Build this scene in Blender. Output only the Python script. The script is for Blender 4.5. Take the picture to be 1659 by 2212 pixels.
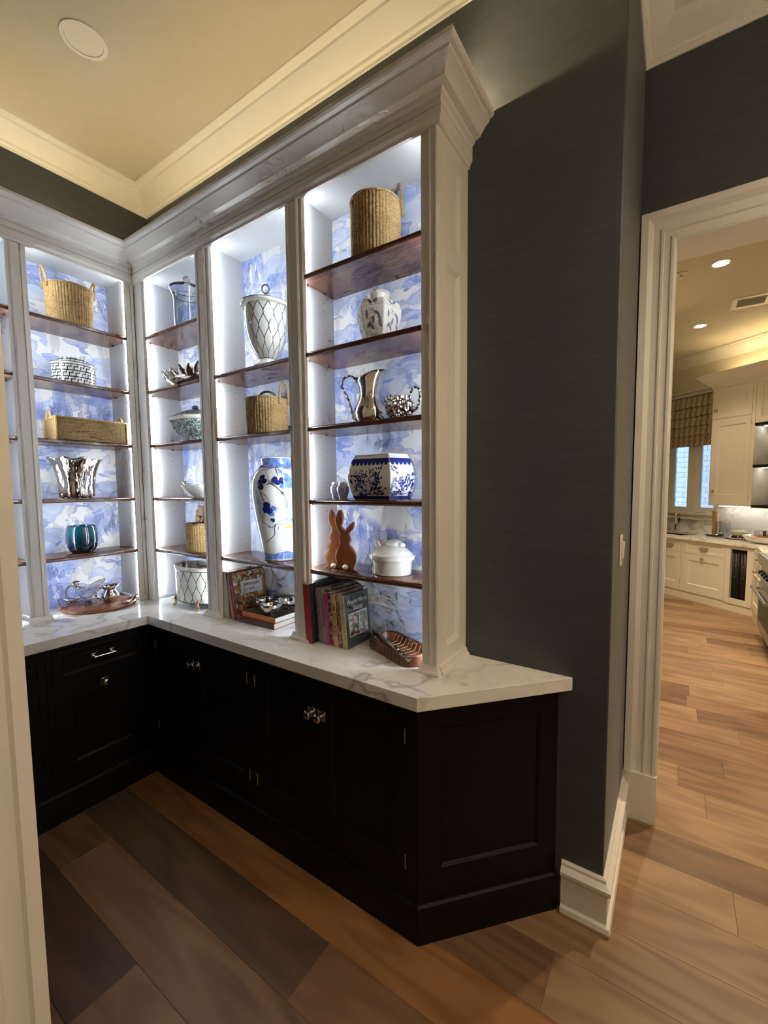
import bpy, math, random
from math import sin, cos, pi, sqrt, atan2
from mathutils import Vector, Matrix

random.seed(11)
sc = bpy.context.scene
for _o in list(bpy.data.objects):
    bpy.data.objects.remove(_o)
COL = sc.collection

# ------------------------------------------------------------------ camera
CAM = dict(loc=(2.4289, -1.178, 1.6217), yaw=.5777, pitch=-.0728, roll=-.007, f=920.2064, px=859.55, py=1118.47)
cam_d = bpy.data.cameras.new('camera')
cam = bpy.data.objects.new('camera', cam_d)
COL.objects.link(cam)
sc.camera = cam
_yw, _pt, _rl = CAM['yaw'], CAM['pitch'], CAM['roll']
_f = Vector((-sin(_yw) * cos(_pt), cos(_yw) * cos(_pt), sin(_pt)))
_r = Vector((cos(_yw), sin(_yw), 0))
_u = _r.cross(_f)
_r2 = cos(_rl) * _r + sin(_rl) * _u
_u2 = -sin(_rl) * _r + cos(_rl) * _u
_m = Matrix((_r2, _u2, -_f)).transposed().to_4x4()
_m.translation = Vector(CAM['loc'])
cam.matrix_world = _m
cam_d.sensor_fit = 'HORIZONTAL'
cam_d.sensor_width = 36
cam_d.lens = CAM['f'] / 1659 * 36
cam_d.shift_x = -(CAM['px'] - 829.5) / 1659
cam_d.shift_y = (CAM['py'] - 1106) / 1659
cam_d.clip_start = .02
cam_d.clip_end = 100

# ------------------------------------------------------------------ world, exposure, light levels
W = bpy.data.worlds.new('world')
sc.world = W
W.use_nodes = True
W.node_tree.nodes['Background'].inputs[0].default_value = (.42, .62, 1.0, 1)
W.node_tree.nodes['Background'].inputs[1].default_value = 3.0
sc.view_settings.view_transform = 'Standard'
sc.view_settings.look = 'None'
sc.view_settings.gamma = 1
sc.view_settings.exposure = 0.12
sc.view_settings.use_curve_mapping = False
# keep light paths short so the full-size frame renders in reasonable time
sc.cycles.max_bounces = 5
sc.cycles.diffuse_bounces = 3
sc.cycles.glossy_bounces = 3
sc.cycles.transmission_bounces = 6
sc.cycles.transparent_max_bounces = 4
sc.cycles.use_adaptive_sampling = True
sc.cycles.adaptive_threshold = .15
sc.cycles.adaptive_min_samples = 12
sc.cycles.caustics_reflective = False
sc.cycles.caustics_refractive = False

LED_COOL = (.82, .92, 1.0)
LED_POWER = 74.0          # emission strength of the strips in the bays
LED_WARM = (1.0, .76, .40)
COVE_POWER = 36.0         # strips on top of the bookcases
KIT_WARM = (1.0, .79, .52)
KIT_WATT = 240.0           # each kitchen downlight
HALL_WARM = (1.0, .80, .56)
ADDED_HALL_WATT = 42.0           # each hall downlight, added out of view
ADDED_LANTERN_WATT = 126.0       # hall pendant, added out of view as fill


# ------------------------------------------------------------------ mesh helpers
def lin(h):
    h = h.lstrip('#')
    o = []
    for i in (0, 2, 4):
        c = int(h[i:i + 2], 16) / 255
        o.append(c / 12.92 if c <= .04045 else ((c + .055) / 1.055) ** 2.4)
    return tuple(o)


class MB:
    def __init__(s):
        s.v, s.f, s.uv = [], [], []

    def add(s, vs, fs, uvs=None):
        b = len(s.v)
        s.v += [tuple(p) for p in vs]
        s.f += [tuple(i + b for i in f) for f in fs]
        s.uv += uvs if uvs else [None] * len(fs)
        return s

    def join(s, o, M=None):
        vs = [tuple(M @ Vector(p)) for p in o.v] if M is not None else o.v
        return s.add(vs, o.f, list(o.uv))

    def xf(s, fn):
        s.v = [tuple(fn(Vector(p))) for p in s.v]
        return s

    def box(s, x0, y0, z0, x1, y1, z1):
        x0, x1 = min(x0, x1), max(x0, x1)
        y0, y1 = min(y0, y1), max(y0, y1)
        z0, z1 = min(z0, z1), max(z0, z1)
        vs = [(x, y, z) for z in (z0, z1) for y in (y0, y1) for x in (x0, x1)]
        return s.add(vs, [(0, 2, 3, 1), (4, 5, 7, 6), (0, 1, 5, 4), (2, 6, 7, 3), (0, 4, 6, 2), (1, 3, 7, 5)])

    def prism(s, poly, z0, z1, fn=None):
        """polygon (ccw, xy) extruded in z; fn maps (x,y,z) -> point"""
        n = len(poly)
        vs = [(x, y, z0) for x, y in poly] + [(x, y, z1) for x, y in poly]
        if fn:
            vs = [fn(*p) for p in vs]
        fs = [tuple(range(n))[::-1], tuple(range(n, 2 * n))]
        fs += [(i, (i + 1) % n, n + (i + 1) % n, n + i) for i in range(n)]
        return s.add(vs, fs)

    def lathe(s, prof, n=40, c=(0, 0), sx=1, sy=1, rf=None, a0=0, a1=2 * pi):
        full = abs(a1 - a0 - 2 * pi) < 1e-6
        m = n if full else n + 1
        rows, vs = [], []
        for k, (r, z) in enumerate(prof):
            if abs(r) < 1e-7:
                rows.append([len(vs)] * (n + 1))
                vs.append((c[0], c[1], z))
                continue
            row = []
            for i in range(m):
                t = a0 + (a1 - a0) * i / n
                q = rf(t, k / (len(prof) - 1)) if rf else 1
                dz = 0
                if isinstance(q, tuple):
                    q, dz = q
                row.append(len(vs))
                vs.append((c[0] + r * q * sx * cos(t), c[1] + r * q * sy * sin(t), z + dz))
            if full:
                row.append(row[0])
            rows.append(row)
        fs, uv = [], []
        for k in range(len(prof) - 1):
            for i in range(n):
                idx = [rows[k][i], rows[k][i + 1], rows[k + 1][i + 1], rows[k + 1][i]]
                uu = [(i / n, prof[k][1]), ((i + 1) / n, prof[k][1]), ((i + 1) / n, prof[k + 1][1]), (i / n, prof[k + 1][1])]
                a, b = [], []
                for x, y in zip(idx, uu):
                    if x not in a:
                        a.append(x)
                        b.append(y)
                if len(a) > 2:
                    fs.append(tuple(a))
                    uv.append(b)
        return s.add(vs, fs, uv)

    def tube(s, pts, r, n=8, closed=False, sy=1.0):
        P = [Vector(p) for p in pts]
        m = len(P)
        rad = r if isinstance(r, (list, tuple)) else [r] * m
        vs, fs, uv = [], [], []
        T = []
        for i in range(m):
            a = P[(i - 1) % m] if (closed or i > 0) else P[i]
            b = P[(i + 1) % m] if (closed or i < m - 1) else P[i]
            T.append((b - a).normalized())
        up = Vector((0, 0, 1)) if abs(T[0].z) < .9 else Vector((1, 0, 0))
        N = (up - T[0] * up.dot(T[0])).normalized()
        L = 0
        for i in range(m):
            if i:
                N = (N - T[i] * N.dot(T[i]))
                N = N.normalized() if N.length > 1e-6 else T[i].orthogonal().normalized()
                L += (P[i] - P[i - 1]).length
            Bn = T[i].cross(N)
            for k in range(n):
                t = 2 * pi * k / n
                vs.append(P[i] + (N * cos(t) + Bn * sin(t) * sy) * rad[i])
        for i in range(m if closed else m - 1):
            for k in range(n):
                j = (i + 1) % m
                fs.append((i * n + k, i * n + (k + 1) % n, j * n + (k + 1) % n, j * n + k))
        if not closed:
            fs.append(tuple(range(n))[::-1])
            fs.append(tuple((m - 1) * n + k for k in range(n)))
        return s.add(vs, fs)

    def ball(s, c, r, n=14, m=8, sx=1, sy=1, sz=1):
        pr = [(r * sin(pi * k / m), -r * cos(pi * k / m) * sz) for k in range(m + 1)]
        pr[0] = (0, -r * sz)
        pr[-1] = (0, r * sz)
        o = MB().lathe(pr, n, sx=sx, sy=sy)
        return s.join(o, Matrix.Translation(Vector(c)))

    def sweep(s, path, prof, closed_prof=True, ends=None):
        """moulding: path of (x,y); prof of (offset to the right of travel, z)"""
        P = [Vector((p[0], p[1])) for p in path]
        m, q = len(P), len(prof)
        off = []
        for i in range(m):
            ns = []
            if i > 0:
                d = (P[i] - P[i - 1]).normalized()
                ns.append(Vector((d.y, -d.x)))
            if i < m - 1:
                d = (P[i + 1] - P[i]).normalized()
                ns.append(Vector((d.y, -d.x)))
            if len(ns) == 1:
                off.append(ns[0])
            else:
                off.append((ns[0] + ns[1]) / (1 + ns[0].dot(ns[1])))
        vs = []
        for i in range(m):
            for o, z in prof:
                p = P[i] + off[i] * o
                vs.append((p.x, p.y, z))
        fs = []
        for i in range(m - 1):
            for k in range(q if closed_prof else q - 1):
                k2 = (k + 1) % q
                fs.append((i * q + k, i * q + k2, (i + 1) * q + k2, (i + 1) * q + k))
        if closed_prof:
            fs.append(tuple(range(q))[::-1])
            fs.append(tuple((m - 1) * q + k for k in range(q)))
        return s.add(vs, fs)

    def ribbon(s, fn, pts, w):
        vs, fs = [], []
        n = len(pts)
        for i in range(n):
            a = pts[max(i - 1, 0)]
            b = pts[min(i + 1, n - 1)]
            dx, dy = b[0] - a[0], b[1] - a[1]
            L = math.hypot(dx, dy) or 1
            ww = (w[i] if isinstance(w, (list, tuple)) else w) / 2
            nx, ny = -dy / L * ww, dx / L * ww
            vs += [fn(pts[i][0] + nx, pts[i][1] + ny), fn(pts[i][0] - nx, pts[i][1] - ny)]
        for i in range(n - 1):
            fs.append((2 * i, 2 * i + 1, 2 * i + 3, 2 * i + 2))
        return s.add(vs, fs)

    def blob(s, fn, c, rx, ry=None, rot=0, n=10, tip=0, wob=0):
        ry = ry or rx
        vs = [fn(*c)]
        for i in range(n):
            t = 2 * pi * i / n
            q = 1 + wob * sin(3 * t + c[0] * 90)
            x, y = rx * cos(t) * q, ry * sin(t) * q * (1 - tip * abs(cos(t)) ** 2)
            vs.append(fn(c[0] + x * cos(rot) - y * sin(rot), c[1] + x * sin(rot) + y * cos(rot)))
        return s.add(vs, [(0, 1 + i, 1 + (i + 1) % n) for i in range(n)])

    def mesh(s, name, smooth=35):
        me = bpy.data.meshes.new(name)
        me.from_pydata(s.v, [], s.f)
        if any(u for u in s.uv):
            ul = me.uv_layers.new(name='UVMap')
            li = 0
            for f, u in zip(s.f, s.uv):
                for k in range(len(f)):
                    if u:
                        ul.data[li].uv = u[k]
                    li += 1
        me.validate()
        if smooth:
            me.polygons.foreach_set('use_smooth', [True] * len(me.polygons))
            me.set_sharp_from_angle(angle=math.radians(smooth))
        return me

    def build(s, name, mat, parent=None, bevel=0, smooth=35, label=None, seg=2, solid=0, stuff=False):
        me = s.mesh(name, smooth)
        o = bpy.data.objects.new(name, me)
        COL.objects.link(o)
        for mm in (mat if isinstance(mat, (list, tuple)) else [mat]):
            me.materials.append(mm)
        hook(o, parent)
        if solid:
            md = o.modifiers.new('solid', 'SOLIDIFY')
            md.thickness = solid
            md.offset = 0
        if bevel:
            md = o.modifiers.new('bevel', 'BEVEL')
            md.width = bevel
            md.segments = seg
            md.limit_method = 'ANGLE'
            md.angle_limit = .6
            md.use_clamp_overlap = True
        if label:
            o['label'] = label
        if stuff:
            o['kind'] = 'stuff'
        return o


WORLD = set()      # empties whose parts are modelled in world coordinates


def hook(o, parent):
    if parent is None:
        return
    o.parent = parent
    root = parent
    while root.parent:
        root = root.parent
    if root.name in WORLD and parent.type == 'EMPTY':
        o.matrix_parent_inverse = Matrix.Translation(-parent.location)


def thing(name, label, cat, loc=(0, 0, 0), rz=0, group=None, world=False, ry=0, rx=0):
    o = bpy.data.objects.new(name, None)
    o.empty_display_size = .03
    COL.objects.link(o)
    o.location = loc
    o.rotation_euler = (rx, ry, rz)
    tag(o, label, cat, group)
    if world:
        WORLD.add(o.name)
    return o


def tag(o, label, cat, group=None):
    o['label'] = label
    o['category'] = cat
    if group:
        o['group'] = group
    return o


def struct(o, label=None):
    o['kind'] = 'structure'
    if label:
        o['label'] = label
    return o


def copy_tree(o, parent=None):
    c = o.copy()
    COL.objects.link(c)
    if parent:
        c.parent = parent
    for ch in [x for x in bpy.data.objects if x.parent == o]:
        copy_tree(ch, c)
    return c


def arc(cx, cy, r, a0, a1, n):
    return [(cx + r * cos(a0 + (a1 - a0) * i / n), cy + r * sin(a0 + (a1 - a0) * i / n)) for i in range(n + 1)]


def bez(p0, p1, p2, p3, n=12):
    o = []
    for i in range(n + 1):
        t = i / n
        o.append(tuple((1 - t) ** 3 * a + 3 * (1 - t) ** 2 * t * b + 3 * (1 - t) * t * t * c + t ** 3 * d for a, b, c, d in zip(p0, p1, p2, p3)))
    return o


def spline(pts, n=6, closed=False):
    """Catmull-Rom through the points"""
    P = [Vector(p) for p in pts]
    m = len(P)
    out = []
    rng = range(m) if closed else range(m - 1)
    for i in rng:
        if closed:
            a, b, c, d = P[i - 1], P[i], P[(i + 1) % m], P[(i + 2) % m]
        else:
            a, b, c, d = P[max(i - 1, 0)], P[i], P[i + 1], P[min(i + 2, m - 1)]
        for k in range(n):
            t = k / n
            out.append(tuple(.5 * ((2 * b) + (c - a) * t + (2 * a - 5 * b + 4 * c - d) * t * t + (3 * b - a - 3 * c + d) * t ** 3)))
    if not closed:
        out.append(tuple(P[-1]))
    return out


def text(body, size, M, mat, parent, name='lettering', sx=1.0, align='CENTER', shear=0, spacing=1.0):
    cu = bpy.data.curves.new('t', 'FONT')
    cu.body = body
    cu.size = size
    cu.align_x = align
    cu.align_y = 'CENTER'
    cu.resolution_u = 2
    cu.shear = shear
    cu.space_character = spacing
    t = bpy.data.objects.new('t', cu)
    COL.objects.link(t)
    dg = bpy.context.evaluated_depsgraph_get()
    me = bpy.data.meshes.new_from_object(t.evaluated_get(dg))
    bpy.data.objects.remove(t)
    bpy.data.curves.remove(cu)
    me.transform(M @ Matrix.Diagonal((sx, 1, 1, 1)))
    me.materials.clear()
    me.materials.append(mat)
    o = bpy.data.objects.new(name, me)
    COL.objects.link(o)
    hook(o, parent)
    return o


# ------------------------------------------------------------------ material helpers
class NT:
    def __init__(s, name):
        s.m = bpy.data.materials.new(name)
        s.m.use_nodes = True
        s.t = s.m.node_tree
        s.b = s.t.nodes['Principled BSDF']

    def n(s, typ, ins=None, **props):
        nd = s.t.nodes.new('ShaderNode' + typ)
        for k, v in props.items():
            setattr(nd, k, v)
        for k, v in (ins or {}).items():
            s.put(nd.inputs[k], v)
        return nd

    def put(s, sock, v):
        if hasattr(v, 'is_output') or isinstance(v, bpy.types.NodeSocket):
            s.t.links.new(v, sock)
        else:
            if sock.type == 'RGBA' and len(v) == 3:
                v = (*v, 1)
            sock.default_value = v

    def math(s, op, a, b=0.0, c=None, clamp=False):
        nd = s.n('Math', {0: a, 1: b} if c is None else {0: a, 1: b, 2: c}, operation=op, use_clamp=clamp)
        return nd.outputs[0]

    def mix(s, fac, a, b, blend='MIX'):
        nd = s.n('Mix', data_type='RGBA', blend_type=blend)
        s.put(nd.inputs[0], fac)
        s.put(nd.inputs[6], a)
        s.put(nd.inputs[7], b)
        return nd.outputs[2]

    def ramp(s, fac, stops, interp='LINEAR'):
        nd = s.n('ValToRGB', {0: fac})
        nd.color_ramp.interpolation = interp
        el = nd.color_ramp.elements
        while len(el) < len(stops):
            el.new(.5)
        for e, (p, c) in zip(el, stops):
            e.position = p
            e.color = (*c, 1) if len(c) == 3 else c
        return nd.outputs[0]

    def coord(s, which='Object', scale=(1, 1, 1), loc=(0, 0, 0), rot=(0, 0, 0)):
        tc = s.n('TexCoord')
        mp = s.n('Mapping', {0: tc.outputs[which]})
        mp.inputs['Scale'].default_value = scale
        mp.inputs['Location'].default_value = loc
        mp.inputs['Rotation'].default_value = rot
        return mp.outputs[0]

    def noise(s, vec, scale=5, detail=3, rough=.5, dist=0):
        nd = s.n('TexNoise', {'Vector': vec, 'Scale': scale, 'Detail': detail, 'Roughness': rough, 'Distortion': dist})
        return nd.outputs[0]

    def bump(s, h, strength=.3, dist=.002):
        nd = s.n('Bump', {'Height': h, 'Strength': strength, 'Distance': dist})
        s.put(s.b.inputs['Normal'], nd.outputs[0])

    def set(s, **kw):
        names = dict(col='Base Color', rough='Roughness', metal='Metallic', ior='IOR', trans='Transmission Weight', coat='Coat Weight', spec='Specular IOR Level', emit='Emission Strength', ecol='Emission Color', coatr='Coat Roughness', sheen='Sheen Weight', alpha='Alpha', aniso='Anisotropic')
        for k, v in kw.items():
            s.put(s.b.inputs[names[k]], v)
        return s


def flat(name, col, rough=.5, **kw):
    """plain paint / metal / ceramic with a faint mottling"""
    k = NT(name)
    c = lin(col) if isinstance(col, str) else col
    nz = k.noise(k.coord('Object'), 14, 2)
    k.set(col=k.mix(k.math('MULTIPLY', nz, .35), c, tuple(x * .86 for x in c)), rough=rough, **kw)
    return k.m


def emit(name, col, strength):
    k = NT(name)
    nz = k.noise(k.coord('Object'), 3, 1)
    k.set(col=(.8, .8, .8), ecol=k.mix(nz, col, tuple(min(1, c * 1.02) for c in col)), emit=strength)
    return k.m

# ------------------------------------------------------------------ materials
M = {}
M['white'] = flat('white_paint', (.80, .775, .735), .38)
M['white_in'] = flat('white_interior', (.80, .80, .80), .45)
M['ceil'] = flat('ceiling_paint', (.60, .55, .455), .75)
M['trim'] = flat('crown_paint', (.86, .84, .78), .5)
M['kwhite'] = flat('kitchen_paint', (.78, .74, .66), .4)
M['kwall'] = flat('kitchen_wall_paint', (.74, .68, .54), .7)
M['silver'] = flat('polished_silver', (.80, .78, .75), .09, metal=1.0)
M['chrome'] = flat('chrome', (.78, .77, .76), .10, metal=1.0)
M['steel'] = flat('brushed_steel', (.55, .54, .53), .3, metal=1.0)
M['pewter'] = flat('pewter', (.52, .48, .42), .22, metal=1.0)
M['brass'] = flat('brass', (.62, .42, .12), .25, metal=1.0)
M['ceramic'] = flat('white_ceramic', (.84, .85, .83), .12, coat=.5)
M['cream'] = flat('cream_ceramic', (.78, .75, .68), .15, coat=.5)
M['cobalt'] = flat('cobalt_glaze', (.012, .022, .16), .15)
M['cobalt2'] = flat('cobalt_wash', (.10, .20, .58), .18)
M['palewash'] = flat('pale_blue_wash', (.38, .50, .78), .2)
M['ink'] = flat('ink_line', (.02, .02, .05), .3)
M['greyleaf'] = flat('grey_leaf_glaze', (.16, .16, .22), .25)
M['gold'] = flat('yellow_glaze', (.62, .40, .03), .3)
M['dark'] = flat('dark_grey_line', (.09, .085, .08), .3)
M['black'] = flat('black_plastic', (.012, .012, .012), .35)
M['led_cool'] = emit('led_cool', LED_COOL, LED_POWER)
M['led_warm'] = emit('led_warm', LED_WARM, COVE_POWER)
M['led_end'] = emit('led_end', LED_WARM, COVE_POWER * .5)
M['lens_on'] = emit('lamp_lens_on', (1.0, .88, .72), 9.0)
M['lens_off'] = flat('lamp_lens_off', (.80, .76, .66), .5)
M['pages'] = flat('book_pages', (.78, .74, .66), .7)
M['hole'] = flat('shelf_pin_hole', (.04, .04, .05), .7)


def m_black_cab():
    k = NT('espresso_stain')
    g = k.noise(k.coord('Object', (30, 30, 1.5)), 4, 4)
    k.set(col=k.mix(g, (.0050, .0046, .0048), (.0025, .0024, .0026)), rough=k.math('MULTIPLY_ADD', g, .10, .40), spec=.22)
    return k.m


def m_mahogany():
    k = NT('mahogany')
    g = k.noise(k.coord('Object', (2.0, 26, 26)), 3, 5, .6, .3)
    k.set(col=k.ramp(g, [(.3, (.055, .018, .009)), (.55, (.105, .038, .018)), (.75, (.16, .062, .028))]), rough=.24, coat=.35, coatr=.12)
    return k.m


def m_wood(name, c1, c2, c3, scale=(2, 22, 22), rough=.35, axis=None):
    k = NT(name)
    g = k.noise(k.coord('Object', scale), 3, 5, .6, .4)
    k.set(col=k.ramp(g, [(.3, c1), (.52, c2), (.75, c3)]), rough=rough)
    k.bump(g, .08, .001)
    return k.m


def m_floor():
    k = NT('walnut_floor')
    oi = k.n('ObjectInfo')
    tc = k.n('TexCoord')
    off = k.n('CombineXYZ', {0: k.math('MULTIPLY', oi.outputs['Random'], 37), 1: k.math('MULTIPLY', oi.outputs['Random'], 19), 2: 0.0})
    v = k.n('VectorMath', {0: tc.outputs['Object'], 1: off.outputs[0]}, operation='ADD').outputs[0]

    def mp(sc_):
        m = k.n('Mapping', {0: v})
        m.inputs['Scale'].default_value = sc_
        return m.outputs[0]
    big = k.noise(mp((.55, 3.6, 1)), 1.5, 2, .45)
    rings = k.math('SINE', k.math('MULTIPLY', big, 44.0))
    rings = k.math('MULTIPLY_ADD', rings, .5, .5)
    patch = k.noise(mp((.9, 2.2, 1)), 1.3, 2)
    fine = k.noise(mp((4, 90, 1)), 2.2, 4, .65)
    f = k.math('ADD', k.math('MULTIPLY', rings, .24), k.math('MULTIPLY', patch, .76))
    base = k.ramp(f, [(.25, (.55, .50, .46)), (.48, (.88, .85, .82)), (.7, (1.14, 1.12, 1.08))])
    base = k.mix(k.math('MULTIPLY', fine, .38), base, (.58, .53, .50), 'MIX')
    col = k.mix(1.0, base, oi.outputs['Color'], 'MULTIPLY')
    k.set(col=col, rough=k.math('MULTIPLY_ADD', fine, .14, .30), spec=.4)
    k.bump(fine, .12, .0006)
    return k.m


def m_marble():
    k = NT('marble')
    v = k.coord('Object', (1, 1, 1))
    w = k.noise(v, 2.3, 4, .55)
    ws = k.n('VectorMath', {0: k.n('CombineXYZ', {0: w, 1: k.noise(v, 3.1, 3), 2: w}).outputs[0], 1: (.5, .5, .5)}, operation='MULTIPLY')
    vv = k.n('VectorMath', {0: v, 1: ws.outputs[0]}, operation='ADD').outputs[0]
    ridge = k.math('ABSOLUTE', k.math('SUBTRACT', k.noise(vv, 2.6, 2, .5), .5))
    vein = k.ramp(ridge, [(0.0, (1, 1, 1)), (.008, (.55, .55, .55)), (.03, (0, 0, 0))])
    ridge2 = k.math('ABSOLUTE', k.math('SUBTRACT', k.noise(vv, 6.5, 2, .5), .52))
    vein2 = k.ramp(ridge2, [(0.0, (.5, .5, .5)), (.010, (0, 0, 0))])
    mask = k.ramp(k.noise(v, 2.1, 2), [(.40, (0, 0, 0)), (.56, (1, 1, 1))])
    cl = k.ramp(k.noise(vv, 2.0, 3), [(.46, (0, 0, 0)), (.50, (.55, .55, .55)), (.62, (.2, .2, .2))])
    c = k.mix(k.math('MULTIPLY', cl, .5), (.89, .88, .85), (.68, .68, .68))
    c = k.mix(k.math('MULTIPLY', k.math('MULTIPLY', vein, mask), .8), c, (.33, .31, .30))
    c = k.mix(k.math('MULTIPLY', k.math('MULTIPLY', vein2, mask), .6), c, (.42, .38, .34))
    k.set(col=c, rough=.09, spec=.5)
    return k.m


def m_wallpaper():
    """loose blue watercolour landscape on white paper"""
    k = NT('watercolour_wallpaper')
    tc = k.n('TexCoord')
    sp = k.n('SeparateXYZ', {0: tc.outputs['Object']})
    u = k.math('ADD', sp.outputs[0], sp.outputs[1])
    z = sp.outputs[2]

    def P(su, sz, ou=0.0, oz=0.0, warp=0.0):
        a = k.math('MULTIPLY_ADD', u, su, ou)
        b = k.math('MULTIPLY_ADD', z, sz, oz)
        cc = k.n('CombineXYZ', {0: a, 1: b, 2: 0.0}).outputs[0]
        if warp:
            nz = k.n('TexNoise', {'Vector': cc, 'Scale': 2.2, 'Detail': 2.0}).outputs['Color']
            nz = k.n('VectorMath', {0: nz, 1: (.5, .5, .5)}, operation='SUBTRACT').outputs[0]
            nz = k.n('VectorMath', {0: nz}, operation='SCALE')
            nz.inputs['Scale'].default_value = warp
            cc = k.n('VectorMath', {0: cc, 1: nz.outputs[0]}, operation='ADD').outputs[0]
        return cc

    def wash(val, t, w=.012):
        """hard brush edge, tone pooling at the rim"""
        body = k.ramp(val, [(t - w, (0, 0, 0)), (t, (1, 1, 1))])
        rim = k.ramp(val, [(t - w, (0, 0, 0)), (t, (1, 1, 1)), (t + .03, (.45, .45, .45)), (t + .12, (.75, .75, .75))])
        return body, rim

    c = (.84, .845, .86)
    gran = k.noise(P(60, 60), 1.0, 4, .6)
    # rounded cloud dabs: distance cells, flattened sideways
    for (su, sz, ou, oz, t, col, al) in (
            (2.6, 5.0, 3.1, 7.7, .52, (.36, .47, .80), 1.0),
            (4.0, 8.6, 1.7, 2.1, .57, (.19, .28, .70), .95),
            (3.4, 7.4, 9.3, 5.2, .60, (.075, .15, .56), .95)):
        nz = k.noise(P(su, sz, ou, oz, .7), 1.0, 2.2, .42)
        body, rim = wash(nz, t)
        tone = k.math('MULTIPLY_ADD', k.noise(P(su * 2.2, sz * 1.6, ou, oz), 1.0, 2), .7, .45)
        fac = k.math('MULTIPLY', k.math('MULTIPLY', rim, tone), al, clamp=True)
        c = k.mix(fac, c, col)
    # upright tree strokes, darker, gathered in clumps
    clump = k.ramp(k.noise(P(2.4, 3.0, 5.4, 1.3), 1.0, 1), [(.55, (0, 0, 0)), (.62, (1, 1, 1))])
    st = k.noise(P(17, 5.2, 2.2, 8.8, .7), 1.0, 2, .5)
    body, rim = wash(st, .47, .015)
    c = k.mix(k.math('MULTIPLY', k.math('MULTIPLY', rim, clump), .95), c, (.11, .18, .58))
    st2 = k.noise(P(21, 8.0, 7.2, 3.8, .8), 1.0, 2, .5)
    body, rim = wash(st2, .52, .02)
    clump2 = k.ramp(k.noise(P(2.4, 3.0, 5.4, 1.3), 1.0, 1), [(.59, (0, 0, 0)), (.66, (1, 1, 1))])
    c = k.mix(k.math('MULTIPLY', k.math('MULTIPLY', rim, clump2), 1.0), c, (.018, .035, .20))
    # grey strokes
    st3 = k.noise(P(13, 5.0, 12.2, 1.8, .6), 1.0, 1)
    body, rim = wash(st3, .60, .015)
    c = k.mix(k.math('MULTIPLY', rim, .55), c, (.30, .32, .42))
    c = k.mix(k.math('MULTIPLY', gran, .12), c, (.95, .95, .97))
    k.set(col=c, rough=.6, spec=.25)
    return k.m


def m_darkpaper():
    """charcoal silk paper with sideways slubs"""
    k = NT('charcoal_grasscloth')
    tc = k.n('TexCoord')
    sp = k.n('SeparateXYZ', {0: tc.outputs['Object']})
    u = k.math('ADD', sp.outputs[0], sp.outputs[1])
    v = k.n('CombineXYZ', {0: k.math('MULTIPLY', u, 9.0), 1: k.math('MULTIPLY', sp.outputs[2], 230.0), 2: 0.0}).outputs[0]
    a = k.noise(v, 1.6, 4, .6)
    v2 = k.n('CombineXYZ', {0: k.math('MULTIPLY', u, 3.0), 1: k.math('MULTIPLY', sp.outputs[2], 40.0), 2: 0.0}).outputs[0]
    b = k.noise(v2, 1.0, 3)
    f = k.math('ADD', k.math('MULTIPLY', a, .65), k.math('MULTIPLY', b, .35))
    c = k.ramp(f, [(.28, (.020, .024, .033)), (.52, (.034, .040, .053)), (.76, (.066, .072, .086))])
    k.set(col=c, rough=k.math('MULTIPLY_ADD', f, -.2, .68), ior=1.75, sheen=.15)
    k.put(k.b.inputs['Sheen Roughness'], .35)
    k.bump(f, .25, .001)
    return k.m


def m_straw(name='seagrass', dark=1.0):
    k = NT(name)
    a = k.noise(k.coord('Object', (55, 55, 130)), 1.5, 4, .65)
    b = k.noise(k.coord('Object', (9, 9, 14)), 1.0, 2)
    f = k.math('ADD', k.math('MULTIPLY', a, .7), k.math('MULTIPLY', b, .3))
    k.set(col=k.ramp(f, [(.32, tuple(x * dark for x in (.15, .082, .03))), (.5, tuple(x * dark for x in (.37, .235, .10))), (.68, tuple(x * dark for x in (.56, .40, .20)))]), rough=.75, spec=.25)
    k.bump(a, .8, .003)
    return k.m


def m_hammered():
    k = NT('hammered_silver')
    a = k.noise(k.coord('Object', (26, 26, 9)), 1.0, 3, .55, .8)
    k.set(col=(.78, .75, .70), metal=1.0, rough=.10)
    k.bump(a, .9, .012)
    return k.m


def m_chased():
    k = NT('chased_silver')
    vo = k.n('TexVoronoi', {'Vector': k.coord('Object', (85, 85, 60)), 'Scale': 1.0})
    k.set(col=k.mix(vo.outputs['Distance'], (.80, .78, .75), (.40, .38, .36)), metal=1.0, rough=.16)
    k.bump(vo.outputs['Distance'], 1.0, .014)
    return k.m


def m_trellis(name, base, line, N, h, z0=0.0, wid=.07):
    """ogee lattice drawn around a turned pot: u = turn, v = height"""
    k = NT(name)
    tc = k.n('TexCoord')
    sp = k.n('SeparateXYZ', {0: tc.outputs['UV']})
    x = k.math('MULTIPLY', sp.outputs[0], float(N))
    ph = k.math('MULTIPLY', k.math('SUBTRACT', sp.outputs[1], z0), pi / h)
    cs = k.math('MULTIPLY', k.math('COSINE', ph), .25)
    fr = []
    for sgn, o in ((1, 0.0), (-1, .5)):
        t = k.math('SUBTRACT', k.math('SUBTRACT', x, k.math('MULTIPLY', cs, float(sgn))), o)
        d = k.math('ABSOLUTE', k.math('SUBTRACT', k.math('FRACT', t), .5))
        d = k.math('SUBTRACT', .5, d)
        fr.append(d)
    d = k.math('MINIMUM', fr[0], fr[1])
    f = k.ramp(d, [(0, (1, 1, 1)), (wid * .7, (1, 1, 1)), (wid, (0, 0, 0))])
    k.set(col=k.mix(f, base, line), rough=.16, coat=.4)
    return k.m


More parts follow.
